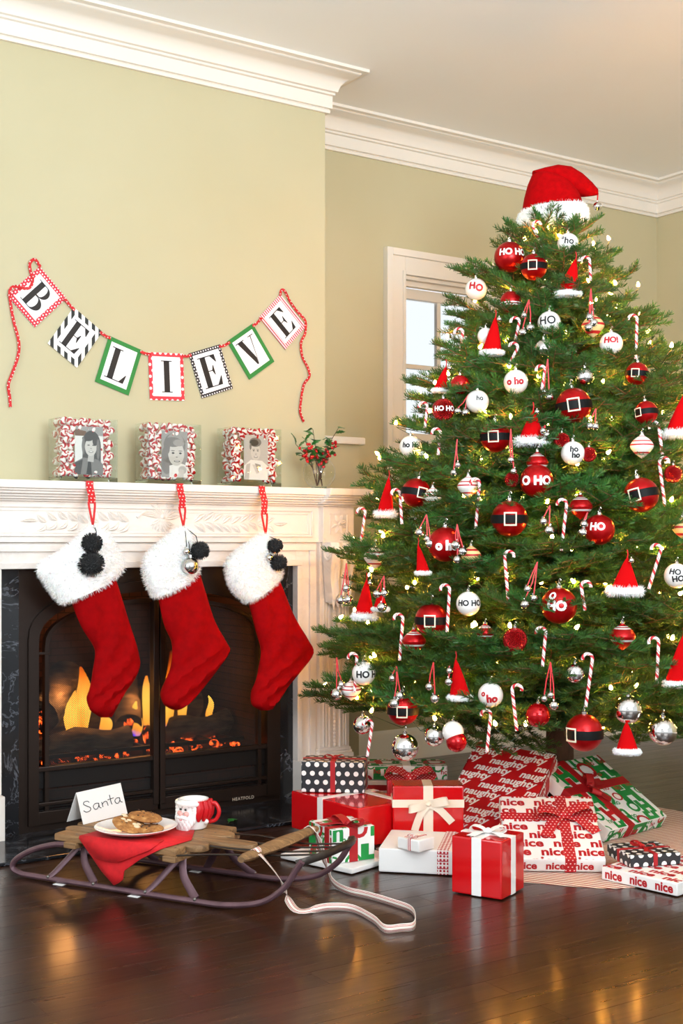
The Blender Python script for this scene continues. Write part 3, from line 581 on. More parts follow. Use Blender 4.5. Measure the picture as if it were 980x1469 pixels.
# Didone letters in a unit cell (x right, z up), as rectangles and bowls
def L_rect(b, x0, x1, z0, z1): b.append([(x0, z0), (x1, z0), (x1, z1), (x0, z1)])
def letter(ch):
    P = []; hs = .028
    def stem(x0, x1, z0=0.0, z1=1.0): L_rect(P, x0, x1, z0, z1); L_rect(P, x0-.09, x1+.09, z1-hs, z1) if z1 == 1 else None; L_rect(P, x0-.09, x1+.09, z0, z0+hs)
    if ch == 'I': stem(-.1, .1)
    if ch == 'L':
        stem(-.26, -.06); L_rect(P, -.06, .32, 0, hs); P.append([(.16, hs), (.32, 0), (.36, .28), (.335, .28)])
    if ch == 'E':
        stem(-.26, -.06); L_rect(P, -.06, .32, 0, hs); L_rect(P, -.06, .28, 1-hs, 1); L_rect(P, -.06, .14, .5, .5+hs)
        P.append([(.15, hs), (.32, 0), (.36, .28), (.335, .28)]); P.append([(.30, 1), (.12, 1-hs), (.29, .75), (.315, .75)]); P.append([(.14, .36), (.165, .36), (.165, .67), (.14, .67), (.08, .53), (.08, .50)])
    if ch == 'V':
        P.append([(-.34, 1), (-.12, 1), (.08, .22), (.04, 0), (-.02, 0)]); P.append([(.04, 0), (.08, 0.12), (.30, 1), (.265, 1)]); L_rect(P, -.42, -.04, 1-hs, 1); L_rect(P, .16, .40, 1-hs, 1)
    if ch == 'B':
        stem(-.28, -.08); 
        for (zc, h, xo) in ((.755, .245, .28), (.255, .255, .36)):
            n = 12
            for k in range(n):
                a0, a1 = -PI/2 + PI*k/n, -PI/2 + PI*(k+1)/n
                o = lambda a, s: (.02 + (xo-.02)*math.cos(a)*s, zc + h*math.sin(a)*(1 if s == 1 else (h-hs)/h))
                P.append([o(a0, 1), o(a1, 1), o(a1, .42), o(a0, .42)])
            L_rect(P, -.09, .03, zc-h, zc-h+hs); L_rect(P, -.09, .03, zc+h-hs, zc+h)
    return P
YW = BY - .006
cards = [('B', [(57.5, 382), (95.5, 428.6), (50, 469), (9.8, 423.7)], 'card_red_dots_fine', .16), ('E', [(105.3, 440.8), (146.2, 474.6), (111.4, 529), (69, 492.3)], 'card_black_stripe', .18),
    ('L', [(158, 482.5), (204, 502), (185, 568), (134.7, 546)], 'card_green', .15), ('I', [(213, 505.7), (263, 506.8), (264.7, 575.6), (215, 573)], 'card_red_dots', .13),
    ('E', [(270.4, 506.8), (315, 494.4), (334.9, 556.8), (289.9, 572)], 'card_black_dots', .12), ('V', [(326.7, 489.2), (361.5, 464.6), (394.8, 518), (356.8, 545.5)], 'card_green', .15),
    ('E', [(371.5, 454.5), (402.5, 422.3), (439, 468), (409.6, 502)], 'card_red_gingham', .16)]
bn0 = at_y(240, 505, BY); BN = root('letter_banner', bn0, 0, 'BELIEVE banner of seven letter cards strung on red dotted ribbon above the mantel', 'banner')
holes = []
for ch, cs, cm, mg in cards:
    q = [at_y(x, y, YW) for x, y in cs]; cen = sum(q, Vector())/4; ex = (q[1]+q[2]-q[0]-q[3])/4; ez = (q[0]+q[1]-q[2]-q[3])/4
    hw = ex.length; hh = ez.length; ang = math.atan2(ex.z, ex.x)
    o = MB().box(-hw, hw, 0, .0012, -hh, hh).build('card', cm, BN, smooth=False, loc=cen-bn0, rot=(0, -ang, 0))
    i = mg*2*hw*.78
    MB().box(-hw+i, hw-i, -.0012, 0.0001, -hh+i, hh-i).build('inner_panel', 'card_white', o, smooth=False)
    lb = MB(); S_ = (hh-i)*2*.80; sx = min(S_*.98, (hw-i)*2*1.08)
    for P in letter(ch): lb.add([(p[0]*sx - (0 if ch not in 'LE' else .03*sx), -.0018, (p[1]-.5)*S_) for p in P], [tuple(range(len(P)))])
    lb.build('letter_%s' % ch.lower(), 'letter_ink', o, smooth=False)
    T = Matrix.Translation(cen) @ Matrix.Rotation(-ang, 4, 'Y'); holes.append((T @ Vector((-hw+.008, -.004, hh-.008)), T @ Vector((hw-.008, -.004, hh-.008))))
b = MB(); rw = .0105
def rib(pts, b=b, w=rw):
    pts = [Vector(p) for p in pts]; b.ribbon(pts, w, [Vector((0, 1, 0)).cross((pts[min(i+1, len(pts)-1)] - pts[max(i-1, 0)]).normalized()) for i in range(len(pts))], .0008)
for k in range(6):
    b = MB(); rib([holes[k][1], (holes[k][1]+holes[k+1][0])/2 - Vector((0, .002, .004)), holes[k+1][0]], b); b.build('ribbon_link', 'red_dot_ribbon', BN, W=True)
P_ = lambda *l: [at_y(x, y, YW-.004-.003*((i*7) % 3)) for i, (x, y) in enumerate(l)]
for nm, pts in (('ribbon_bow', [(58, 383), (50, 372), (43, 378), (44, 390), (47, 400), (44, 411), (36, 414), (26, 411)]), ('ribbon_tail', [(30, 412), (20, 411), (14, 418), (16, 440), (20, 462), (27, 490), (26, 510), (18, 535), (12, 552), (14, 570), (15, 584)]),
        ('ribbon_bow', [(402, 424), (404, 416), (409, 418), (416, 432), (426, 446), (437, 458), (439, 466)]), ('ribbon_tail', [(439, 462), (438, 478), (432, 492), (434, 512), (442, 528), (444, 540), (436, 552), (432, 574), (431, 592), (436, 605)])):
    # smooth the polyline
    L = P_(*pts); out = []
    for i in range(len(L)-1):
        a, b0, c, d = L[max(i-1, 0)], L[i], L[i+1], L[min(i+2, len(L)-1)]
        for s in range(4):
            t = s/4; out.append(.5*((2*b0) + (c-a)*t + (2*a-5*b0+4*c-d)*t*t + (3*b0-a-3*c+d)*t**3))
    out.append(L[-1]); bb = MB(); rib(out, bb); bb.build(nm, 'red_dot_ribbon', BN, W=True)
# ================================================================ GLASS VASES WITH PEPPERMINTS AND PORTRAITS
m = mat('clear_glass', '#ffffff', .01, IOR=1.45)        # thin-walled clear glass
g = N(m); out = g.t.nodes['Material Output']; tr = g.n('ShaderNodeBsdfTransparent'); tr.inputs[0].default_value = (.965, .985, .975, 1); gl = g.n('ShaderNodeBsdfGlossy'); gl.inputs['Roughness'].default_value = .02
fz = g.n('ShaderNodeLayerWeight'); mx = g.n('ShaderNodeMixShader'); g.l(g.math('ADD', g.math('MULTIPLY', g.math('POWER', fz.outputs['Facing'], 3.0), .75), .045), mx.inputs[0]); g.l(tr.outputs[0], mx.inputs[1]); g.l(gl.outputs[0], mx.inputs[2]); g.l(mx.outputs[0], out.inputs[0])
mat('thick_glass', '#e4efe6', .02, Transmission_Weight=1.0, IOR=1.3)
m = mat('peppermint', '#ffffff', .25); g = N(m); c = g.n('ShaderNodeTexCoord'); sp = g.n('ShaderNodeSeparateXYZ'); g.l(c.outputs['Object'], sp.inputs[0])
an = g.math('ARCTAN2', sp.outputs[1], sp.outputs[0]); rr = g.math('SQRT', g.math('ADD', g.math('MULTIPLY', sp.outputs[0], sp.outputs[0]), g.math('MULTIPLY', sp.outputs[1], sp.outputs[1])))
tw = g.math('ADD', g.math('MULTIPLY', an, .4775), g.math('MULTIPLY', rr, 60.0)); two(g, g.math('LESS_THAN', g.math('FRACT', g.math('ADD', tw, 20.0)), .46), '#f8efe9', '#bb0f16')
cm_ = MB().sphere((0, 0, 0), .0160, 14, 8, sq=(1, 1, .62)).mesh('peppermint', 'peppermint')
for nm, c in (('photo_black', '#1b1a1a'), ('photo_dark', '#3d3b3b'), ('photo_mid', '#777473'), ('photo_grey', '#9a9796'), ('photo_light', '#bdb9b7'), ('photo_skin', '#cfcac6'), ('photo_white', '#e9e6e4'), ('photo_brown', '#6b4a33')): mat(nm, c, .4)
PM = ['photo_black', 'photo_dark', 'photo_mid', 'photo_grey', 'photo_light', 'photo_skin', 'photo_white', 'photo_brown']
def ell(cx, cz, rx, rz, n=22, a0=0, a1=2*PI): return [(cx + rx*math.cos(a0+(a1-a0)*k/n), cz + rz*math.sin(a0+(a1-a0)*k/n)) for k in range(n)]
def portrait(kind):                                      # flat print: layers in a cell w=1 (x -.5..5), h=1.6 (z 0..1.6)
    L = []
    if kind == 0:
        L += [(6, [(-.5, 0), (.5, 0), (.5, 1.6), (-.5, 1.6)]), (3, [(-.5, 1.3), (.5, 1.3), (.5, 1.6), (-.5, 1.6)]), (7, [(-.5, 1.28), (-.1, 1.28), (-.1, 1.44), (-.5, 1.5)]), (1, ell(.08, .95, .34, .52)), (1, [(-.24, .4), (.42, .35), (.42, 1.0), (-.22, 1.1)]), (2, [(-.5, 0), (.5, 0), (.5, .36), (.3, .52), (-.2, .56), (-.5, .40)]),
              (0, [(-.1, 0), (.1, 0), (.06, .5), (-.02, .5)]), (1, [(-.5, 0), (-.3, 0), (-.22, .5), (-.5, .38)]), (4, [(-.06, .44), (.16, .42), (.18, .7), (-.02, .7)]), (5, ell(.06, .92, .21, .30)), (1, ell(-.05, 1.2, .2, .09)), (1, ell(.21, 1.12, .09, .16)), (2, ell(-.2, .95, .05, .3)), (2, ell(.32, .85, .06, .34)),
              (1, ell(-.02, .98, .045, .018)), (1, ell(.15, .98, .045, .018)), (3, ell(.065, .87, .03, .02)), (2, ell(.065, .765, .085, .035)), (6, ell(.065, .772, .065, .018))]
    elif kind == 1:
        L += [(3, [(-.5, 0), (.5, 0), (.5, 1.6), (-.5, 1.6)]), (2, ell(-.3, .6, .22, .5)), (6, [(-.2, 0), (.5, 0), (.5, .42), (.2, .5), (-.2, .4)]), (2, ell(.0, 1.12, .42, .42)), (3, ell(.02, 1.2, .34, .34)), (5, ell(.06, .82, .31, .42)), (2, ell(-.06, 1.22, .34, .17)), (3, ell(.16, 1.2, .22, .12)), (2, ell(-.26, 1.05, .08, .24)),
              (0, ell(-.06, .84, .052, .032)), (0, ell(.22, .84, .052, .032)), (2, ell(-.07, .92, .08, .016)), (2, ell(.22, .92, .08, .016)), (3, ell(.08, .70, .04, .025)), (1, ell(.09, .56, .12, .032)), (6, ell(.09, .565, .09, .016)), (4, ell(.30, .26, .16, .14)), (5, [(.1, .0), (.34, 0), (.36, .26), (.2, .3)])]
    else:
        L += [(4, [(-.5, 0), (.5, 0), (.5, 1.6), (-.5, 1.6)]), (6, [(-.5, 0), (.5, 0), (.5, .5), (.25, .70), (-.22, .72), (-.5, .5)]), (5, [(-.16, .55), (.16, .55), (.1, .25), (.02, .22), (-.08, .4)]), (3, [(-.05, .6), (.2, .55), (.1, .25)]), (5, ell(-.02, 1.0, .2, .30)), (2, ell(-.03, 1.36, .25, .17)), (1, ell(-.08, 1.34, .18, .12)), (2, ell(-.23, 1.2, .04, .12)),
              (1, ell(-.1, 1.05, .04, .018)), (1, ell(.07, 1.05, .04, .018)), (2, ell(-.1, 1.10, .06, .012)), (2, ell(.07, 1.10, .06, .012)), (3, ell(-.01, .93, .03, .02)), (2, ell(-.01, .83, .085, .035)), (6, ell(-.01, .838, .065, .018)), (4, [(-.5, .0), (-.3, 0), (-.24, .6), (-.4, .55)])]
    return L
def vase(x0p, x1p, kind, who, seed):
    YFv = 4.105; zb = 1.2065; x0 = at_y(x0p, 690, YFv).x; x1 = at_y(x1p, 690, YFv).x; dp = .105; h = .218; t = .005
    vr = root('square_glass_vase', ((x0+x1)/2, YFv+dp/2, zb), 0, 'clear square glass vase holding peppermints and %s' % who[0], 'vase', 'glass vases on the mantel')
    b = MB()
    for (a0, a1, c0, c1) in ((x0, x1, YFv, YFv+t), (x0, x1, YFv+dp-t, YFv+dp), (x0, x0+t, YFv+t, YFv+dp-t), (x1-t, x1, YFv+t, YFv+dp-t)): b.box(a0, a1, c0, c1, zb+.018, zb+h)
    b.build('wall', 'clear_glass', vr, W=True, smooth=False); MB().bbox(x0, x1, YFv, YFv+dp, zb, zb+.018, .003).build('base', 'thick_glass', vr, W=True)
    ph = .165; pw_ = ph/1.6; xc = (x0+x1)/2 + .002
    pr = root('photo_print', (xc, YFv+t+.0015, zb+.026), 0, who[1], 'photograph', 'portraits in the glass vases'); b = MB(); b.box(-pw_/2, pw_/2, 0, .0006, 0, ph, 6)
    for i, (mi, poly) in enumerate(portrait(kind)):
        cl = [(max(-.5, min(.5, x)), max(0, min(1.6, z))) for x, z in poly]; b.add([(x*pw_, -.00004*(i+1), z*pw_) for x, z in cl], [tuple(range(len(cl)))], mi)
    b.build('print', PM, pr, smooth=False, fix=False)
    rg = random.Random(seed); n = 0
    nx = 8; 
    for row in range(9):
        for k in range(nx):
            for lay in (0, 1, 2):
                x = x0 + .0205 + (x1-x0-.041)*(k + (.5 if row % 2 else 0)*.9)/(nx-.5) + rg.uniform(-.004, .004); z = zb + .030 + row*.0218 + rg.uniform(-.003, .003); y = YFv + .020 + lay*.031 + rg.uniform(-.002, .002)
                if abs(x-xc) < pw_/2-.006 and zb+.03 < z < zb+.026+ph-.012: continue      # behind the print: nothing shows
                if lay > 0 and k > 0: continue                                         # inner layers only where the side glass shows them
                if x > x1-.017: continue
                o = put('peppermint_candy', cm_, None, (x, y, z), (R(90)+rg.uniform(-.9, .9), rg.uniform(-1.0, 1.0), rg.uniform(-3, 3)), rg.uniform(.94, 1.06)); n += 1
                zn = 'behind the side glass' if lay else ('above the photo' if z > zb+.026+ph-.012 else ('left of the photo' if x < xc else 'right of the photo')); hz = '' if 'above' in zn else ('upper ', 'middle ', 'lower ')[min(2, int((zb+.215-z)/.065))]
                mk(o, '%sstriped peppermint %s of %s' % (hz, zn, who[2]) if not lay else '%speppermint behind the side glass of the vase with %s' % (hz, who[2]), 'candy', 'peppermints around %s' % who[2])
vase(86, 169, 0, ('a portrait of a long-haired woman', 'black and white portrait print of a smiling long-haired woman', 'the long-haired woman'), 1)
vase(212, 289, 1, ('a portrait of a young child', 'black and white portrait print of a young child resting chin on hand', 'the young child'), 2)
vase(331, 404, 2, ('a portrait of a man in a white shirt', 'black and white portrait print of a man in a white shirt', 'the man in a white shirt'), 3)
# ---- round bowl with holly
hb = at_y(458, 697, 4.13); hb.z = 1.2065; rB = .0635
HB = root('round_glass_bowl', hb, 0, 'round clear glass bowl holding holly sprigs at the end of the mantel', 'vase')
prof = [(.026, 0), (.030, .002)] + [(rB*math.cos(a), rB*.98 + rB*math.sin(a)) for a in [-1.1 + 2.1*k/14 for k in range(15)]]
MB().lathe(prof, 32, cap=False).build('bowl', 'clear_glass', HB); MB().lathe([(.0005, .0005), (.026, 0.0005), (.032, .004), (.028, .008), (.0005, .007)], 24).build('foot', 'thick_glass', HB)
MB().tube([(.035*math.cos(2*PI*k/32)*1.0, .035*math.sin(2*PI*k/32), rB*1.82) for k in range(33)], .0022, 6).build('rim', 'thick_glass', HB)
noisy('holly_leaf', '#1f5a22', '#2f7430', 40, .3); mat('holly_berry', '#b80e14', .25); mat('twig_bark', '#4a3524', .8)
def hollyleaf(L):
    k = 8; rs = []
    for i in range(k+1):
        t = i/k; ww = L*.30*math.sin(PI*min(max(t, .02), .98))*(1 + .28*math.cos(i*PI)); rs.append([(t*L, -ww, .10*L*math.sin(t*3)+.05*L), (t*L, 0, .10*L*math.sin(t*3)), (t*L, ww, .10*L*math.sin(t*3)+.05*L)])
    return MB().rings(rs, False, False).mesh('holly_leaf', 'holly_leaf')
hl = hollyleaf(.042); bm_ = MB().sphere((0, 0, 0), .0058, 10, 8).mesh('berry', 'holly_berry')
def sprig(tips, label, seed):
    rg = random.Random(seed); r = root('holly_sprig', hb + Vector((0, 0, .012)), 0, label, 'holly sprig', 'holly in the round bowl')
    base = Vector((rg.uniform(-.015, .015), 0, .0)); b = MB()
    for j, (px, py, nb, nl) in enumerate(tips):
        tip = MW[r].inverted() @ at_y(px, py, 4.13 + rg.uniform(-.03, .02)); mid = base.lerp(tip, .55) + Vector((rg.uniform(-.01, .01), 0, 0)); mid.x *= .55
        pts = [base, base.lerp(mid, .5), mid, mid.lerp(tip, .5)+Vector((0, 0, .004)), tip]; b.tube(pts, [.0022, .002, .0018, .0014, .001], 6)
        for k in range(nl):
            t = .35 + .65*(k+1)/nl; p = pts[2].lerp(tip, max(0, (t-.35)/.65)); put('leaf', hl, r, p, (rg.uniform(-.6, .6), rg.uniform(-1.0, .4), rg.uniform(0, 6.28)), rg.uniform(.75, 1.15))
        for k in range(nb):
            p = mid.lerp(tip, rg.uniform(.25, .95)) + Vector((rg.uniform(-.016, .016), rg.uniform(-.02, .0), rg.uniform(-.012, .012))); put('berry', bm_, r, p)
    b.build('stem', 'twig_bark', r)
sprig([(424, 637, 9, 5), (432, 650, 10, 6), (438, 633, 6, 5)], 'bushy holly sprig leaning away from the tree, thick with red berries', 1)
sprig([(449, 616, 0, 4), (447, 640, 4, 6), (455, 645, 6, 6), (461, 655, 6, 5)], 'upright holly sprig with a tuft of leaves at its tip', 2)
sprig([(485, 615, 0, 5), (477, 636, 9, 5), (470, 644, 9, 5), (482, 640, 2, 2)], 'arching holly sprig reaching towards the tree with a long thin tip', 3)
# ================================================================ SLED AND WHAT STANDS ON IT
m = mat('weathered_wood', '#8a6540', .6); g = N(m); oi = g.n('ShaderNodeObjectInfo'); v = g.coord((3, 40, 40)); f = g.noise(v, 1.8, 6, .65, .8)
tone = g.n('ShaderNodeHueSaturation'); g.l(g.ramp(f, [(.25, '#4d3620'), (.5, '#8a6743'), (.75, '#b08a5e')]), tone.inputs['Color']); g.l(g.math('ADD', g.math('MULTIPLY', oi.outputs['Random'], .3), .80), tone.inputs['Value']); g.base(tone.outputs[0]); g.bump(f, .35, .0015)
noisy('runner_paint', '#6f5158', '#5a4047', 22, .42, .25, detail=5, dist=.001, metal=.25); noisy('old_iron', '#4c4540', '#322c29', 30, .45, .2, metal=.7); mat('steel_bolt', '#7d7873', .4, .8); mat('paper_white', '#f4f3f1', .75)
SA = Vector((1.394, 3.594, 0)); sang = math.atan2(-.880, .475)
SL = root('wooden_sled', SA, sang, 'old wooden runner sled with mauve painted metal runners on the dark floor', 'sled')   # local x: towards the nose, local y: far side
def board(name, y0, y1, x0, x1, z0, z1, rnd0, rnd1, m='weathered_wood'):
    n = 8; out = []
    hw = (y1-y0)/2; yc = (y0+y1)/2
    for k in range(n+1): a = -PI/2 - PI*k/n*0 + 0; 
    pts = [(x1 - rnd1 + rnd1*math.sin(PI*k/n), yc - hw*math.cos(PI*k/n)) for k in range(n+1)] + [(x0 + rnd0 - rnd0*math.sin(PI*k/n), yc + hw*math.cos(PI*k/n)) for k in range(n+1)]
    rs = []
    for z, s_ in ((z0, .985), (z0+.002, 1), (z1-.003, 1), (z1, .98)):
        rs.append([((x-(x0+x1)/2)*(1-(1-s_)*.3)+(x0+x1)/2, (y-yc)*s_+yc, z) for x, y in pts])
    return MB().rings(rs).build(name, m, SL)
ZT_ = .145
for y0, y1, x0, x1, r0, r1 in ((-.002, .050, .02, .455, .004, .004), (.056, .126, -.005, .50, .045, .05), (.131, .186, -.012, .62, .02, .03), (.191, .261, -.005, .50, .045, .05), (.267, .318, .02, .455, .004, .004)):
    bo = board('slat', y0, y1, x0, x1, ZT_-.018, ZT_, r0, r1)
    for xx in (.085, .435): MB().sphere((xx, (y0+y1)/2, ZT_-.0005), .0042, 8, 4, sq=(1, 1, .4)).build('bolt', 'steel_bolt', bo)
for xx in (.085, .435): MB().bbox(xx-.022, xx+.022, -.01, .33, ZT_-.036, ZT_-.0185, .003).build('cross_beam', 'weathered_wood', SL)
def crv(pts, k=5):
    P = [Vector(p) for p in pts]; out = []
    for i in range(len(P)-1):
        a, b0, c, d = P[max(i-1, 0)], P[i], P[i+1], P[min(i+2, len(P)-1)]
        for s in range(k): t = s/k; out.append(.5*((2*b0) + (c-a)*t + (2*a-5*b0+4*c-d)*t*t + (3*b0-a-3*c+d)*t**3))
    return out + [P[-1]]
for side, y in ((-1, 0.0), (1, .306)):
    path = crv([(.075, y, .118), (.02, y, .112), (-.06, y, .088), (-.125, y, .052), (-.138, y, .026), (-.11, y, .013), (-.05, y, .0105), (.2, y, .0098), (.5, y, .0098), (.62, y, .013), (.73, y, .035), (.80, y, .082), (.838, y, .135), (.855, y, .158)], 6)
    ru = MB().tube(path, .0095, 10, flat=.0085, up=(0, 1, 0)).build('runner', 'runner_paint', SL)
    for xx in (.03, .30): MB().box(xx, xx+.035, y-.018, y+.018, .0002, .0012).build('paper_pad', 'paper_white', SL, smooth=False)
    for xt in (.085, .435):
        yi = .045 if y < .1 else .261; zt = ZT_-.036
        for dx, cv in ((-.082, 0), (.085, 1)):
            pts = crv([(xt + (.010 if dx > 0 else -.004), yi, zt), (xt + dx*(.30 if cv else .45), yi*.6+y*.4, zt*.62), (xt + dx*(.72 if cv else .8), yi*.25+y*.75, zt*.30), (xt+dx, y, .016)], 4)
            lg = MB().tube(pts, [.013 if cv else .0115]*len(pts), 8, flat=.0055, up=(1, 0, .35)).build('strut', 'runner_paint', SL)
            MB().sphere((xt+dx, y + (-.006 if y < .1 else .006), .017), .0055, 8, 6).build('rivet', 'steel_bolt', lg)
        MB().lathe([(.017, zt-.004), (.019, zt+.004), (.019, zt+.020), (.015, zt+.024)], 14, T=Matrix.Translation((xt, yi, 0))).build('collar', 'steel_bolt', SL)
# steering bar, rods and nose plate
n = 12; rs = []
for k in range(n+1):
    t = k/n; y = -.055 + .415*t; w_ = .020*(1 + .35*math.sin(PI*t)**2 + (.25 if .3 < t < .7 else 0)) * (.55 if k in (0, n) else 1); rs.append([(.70 + w_*math.cos(2*PI*j/10), y, .158 + .012*math.sin(2*PI*j/10)*(.7 if k in (0, n) else 1)) for j in range(10)])
MB().rings(rs).build('steering_bar', 'weathered_wood', SL)
for ya, yb, za in ((-.004, .075, .121), (.10, .125, .140), (.215, .185, .140), (.312, .235, .121)):
    MB().tube(crv([(.40, ya, za), (.56, (ya*.6+yb*.4), .138), (.72, yb, .143), (.878, yb*.85+.15*.15, .162)], 4), .0055, 6, flat=.0025, up=(0, 1, 0)).build('steering_rod', 'old_iron', SL)
MB().tube(crv([(.838, .306, .150), (.862, .29, .158), (.885, .235, .164), (.892, .155, .166), (.885, .075, .164), (.862, .016, .158), (.838, 0, .150)], 5), .0105, 8, flat=.004, up=(0, 0, 1)).build('nose_bumper', 'old_iron', SL)
MB().bbox(.845, .858, 0, .306, .150, .158, .003).build('nose_crossbar', 'old_iron', SL)
# pull ribbon: striped webbing from the steering bar to the floor and back
m = mat('ticking_webbing', '#efe6da', .8); g = N(m); uvn = g.n('ShaderNodeUVMap'); sp = g.n('ShaderNodeSeparateXYZ'); g.l(uvn.outputs[0], sp.inputs[0])
fx = g.math('ABSOLUTE', g.math('SUBTRACT', sp.outputs[0], .5)); two(g, g.math('MAXIMUM', g.math('MULTIPLY', g.math('GREATER_THAN', fx, .16), g.math('LESS_THAN', fx, .25)), g.math('MULTIPLY', g.math('GREATER_THAN', fx, .33), g.math('LESS_THAN', fx, .40))), '#efe6da', '#b0403c')
def striped_strip(name, pts, sides, wd, m, parent, W=True):
    b = MB(); n = len(pts); inv = MW[parent].inverted() if W else Matrix()
    for i, p in enumerate(pts): s_ = Vector(sides[i]).normalized()*wd/2; b.v += [inv @ (Vector(p)-s_), inv @ (Vector(p)+s_)]
    for i in range(n-1): b.f.append((2*i, 2*i+1, 2*i+3, 2*i+2)); b.m.append(0)
    me = b.mesh(name, m, True); uv = me.uv_layers.new(name='UVMap')
    for lp in me.loops: uv.data[lp.index].uv = (lp.vertex_index % 2, (lp.vertex_index//2)/n)
    o = bpy.data.objects.new(name, me); COL.objects.link(o); o.parent = parent
    md = o.modifiers.new('thickness', 'SOLIDIFY'); md.thickness = .0012; return o
A_ = MW[SL] @ Vector((.70, .02, .172)); B_ = MW[SL] @ Vector((.70, .325, .172))
pl = crv([MW[SL] @ Vector((.688, .03, .168)), A_, MW[SL] @ Vector((.722, .012, .160)), at_z(403, 1262, .085), at_z(413, 1290, .028), at_z(430, 1307, .008), at_z(470, 1301, .012), at_z(505, 1303, .010), at_z(535, 1318, .010), at_z(552, 1332, .011), at_z(575, 1331, .012), at_z(595, 1327, .013), at_z(592, 1306, .011), at_z(562, 1294, .010), at_z(528, 1284, .011), at_z(498, 1277, .011), at_z(478, 1265, .016), at_z(469, 1245, .05), MW[SL] @ Vector((.724, .32, .155)), B_, MW[SL] @ Vector((.684, .318, .165))], 5)
sd = []
for i in range(len(pl)):
    t = i/len(pl); v_ = (pl[min(i+1, len(pl)-1)]-pl[max(i-1, 0)]).normalized(); flat_ = Vector((0, 0, 1)).cross(v_); up_ = Vector((0, 0, 1)); k_ = .95 if .27 < t < .84 else .25
    q = (up_*k_ + flat_*(1-k_)) if flat_.length > .05 else Vector((CS, -SN, 0)); q -= v_*q.dot(v_); sd.append(q.normalized() if sd == [] or q.dot(sd[-1]) > 0 else -q.normalized())
striped_strip('pull_ribbon', pl, sd, .021, 'ticking_webbing', SL)
# ---- tent card
mat('marker_ink', '#15151a', .7)
def S2W(x, y, z): return MW[SL] @ Vector((x, y, z))
q = [at_z(119.5, 1183, ZT_+.001), at_z(183, 1167, ZT_+.001)]                # foot of the front panel
ctr = (q[0]+q[1])/2; ex = (q[1]-q[0]); wd = ex.length; rzc = math.atan2(ex.y, ex.x); hgt = 45*3.72/1830*1.02
TC = root('name_card', (ctr.x, ctr.y, ZT_+.0008), rzc, 'white folded tent card with handwritten Santa on the sled', 'card')
ln = .030
MB().add([(-wd/2, 0, 0), (wd/2, 0, 0), (wd/2, ln, hgt), (-wd/2, ln, hgt), (-wd/2, .0008, 0), (wd/2, .0008, 0), (wd/2, ln+.0008, hgt), (-wd/2, ln+.0008, hgt)], [(0, 1, 2, 3), (7, 6, 5, 4), (0, 3, 7, 4), (1, 5, 6, 2)]).build('front_panel', 'paper_white', TC, smooth=False)
MB().add([(-wd/2, 2*ln+.01, 0), (wd/2, 2*ln+.01, 0), (wd/2, ln+.0006, hgt), (-wd/2, ln+.0006, hgt), (-wd/2, 2*ln+.0108, 0), (wd/2, 2*ln+.0108, 0), (wd/2, ln+.0014, hgt), (-wd/2, ln+.0014, hgt)], [(0, 1, 2, 3), (7, 6, 5, 4), (0, 3, 7, 4), (1, 5, 6, 2)]).build('back_panel', 'paper_white', TC, smooth=False)
strokes = [[(-.40, .20), (-.44, .28), (-.54, .28), (-.58, .18), (-.50, .06), (-.40, -.06), (-.42, -.20), (-.54, -.24), (-.62, -.14)], [(-.12, .06), (-.22, .08), (-.30, -.02), (-.28, -.18), (-.20, -.20), (-.13, -.06), (-.12, .06), (-.12, -.14), (-.07, -.20)],
    [(-.02, .08), (-.01, -.18)], [(-.01, -.04), (.06, .06), (.13, .06), (.15, -.06), (.155, -.17)], [(.27, .34), (.27, .0), (.285, -.16)], [(.18, .12), (.38, .15)], [(.56, .09), (.47, .10), (.40, .0), (.42, -.14), (.50, -.16), (.56, -.03), (.565, .09), (.57, -.10), (.63, -.16)]]
b = MB()
for s_ in strokes: b.tube([Vector((x*wd*.70, ln*(.50+.62*z)-.0012, hgt*(.50+.62*z))) for x, z in s_] if len(s_) < 3 else crv([(x*wd*.70, ln*(.50+.62*z)-.0012, hgt*(.50+.62*z)) for x, z in s_], 4), .0011, 5)
b.build('handwriting', 'marker_ink', TC)
# ---- napkin hanging over the slat edge
noisy('red_napkin', '#d3121b', '#c20d16', 60, .8, .15, detail=2, dist=.0005)
NK = root('folded_napkin', S2W(.22, .08, ZT_), sang, 'folded red cloth napkin under the cookie plate hanging over the sled edge', 'napkin')
def nk(name, polys, dz):
    # polys: strips of (sled x, sled y) on the deck then down over the edge as (x, drop)
    b = MB(); b.rings([[S2W(*p) for p in row] for row in polys], False, False); o = b.build(name, 'red_napkin', NK, W=True); md = o.modifiers.new('thickness', 'SOLIDIFY'); md.thickness = .0022; md.offset = 1; return o
E_ = -.006
nk('lower_layer', [[(.185, .215, ZT_+.001), (.24, .215, ZT_+.001), (.30, .215, ZT_+.001), (.37, .215, ZT_+.001)], [(.135, .11, ZT_+.001), (.21, .11, ZT_+.001), (.32, .11, ZT_+.001), (.43, .11, ZT_+.001)], [(.115, .0, ZT_+.002), (.20, .0, ZT_+.002), (.31, .0, ZT_+.002), (.42, .0, ZT_+.002)],
    [(.118, E_, ZT_-.004), (.20, E_, ZT_-.004), (.305, E_-.003, ZT_-.004), (.405, E_, ZT_-.004)], [(.165, E_-.005, ZT_-.045), (.22, E_-.009, ZT_-.045), (.285, E_-.004, ZT_-.045), (.345, E_-.010, ZT_-.035)], [(.205, E_-.007, ZT_-.085), (.235, E_-.011, ZT_-.087), (.265, E_-.006, ZT_-.085), (.290, E_-.012, ZT_-.074)], [(.247, E_-.006, ZT_-.120), (.252, E_-.008, ZT_-.120), (.268, E_-.009, ZT_-.112), (.285, E_-.012, ZT_-.100)]], 0)
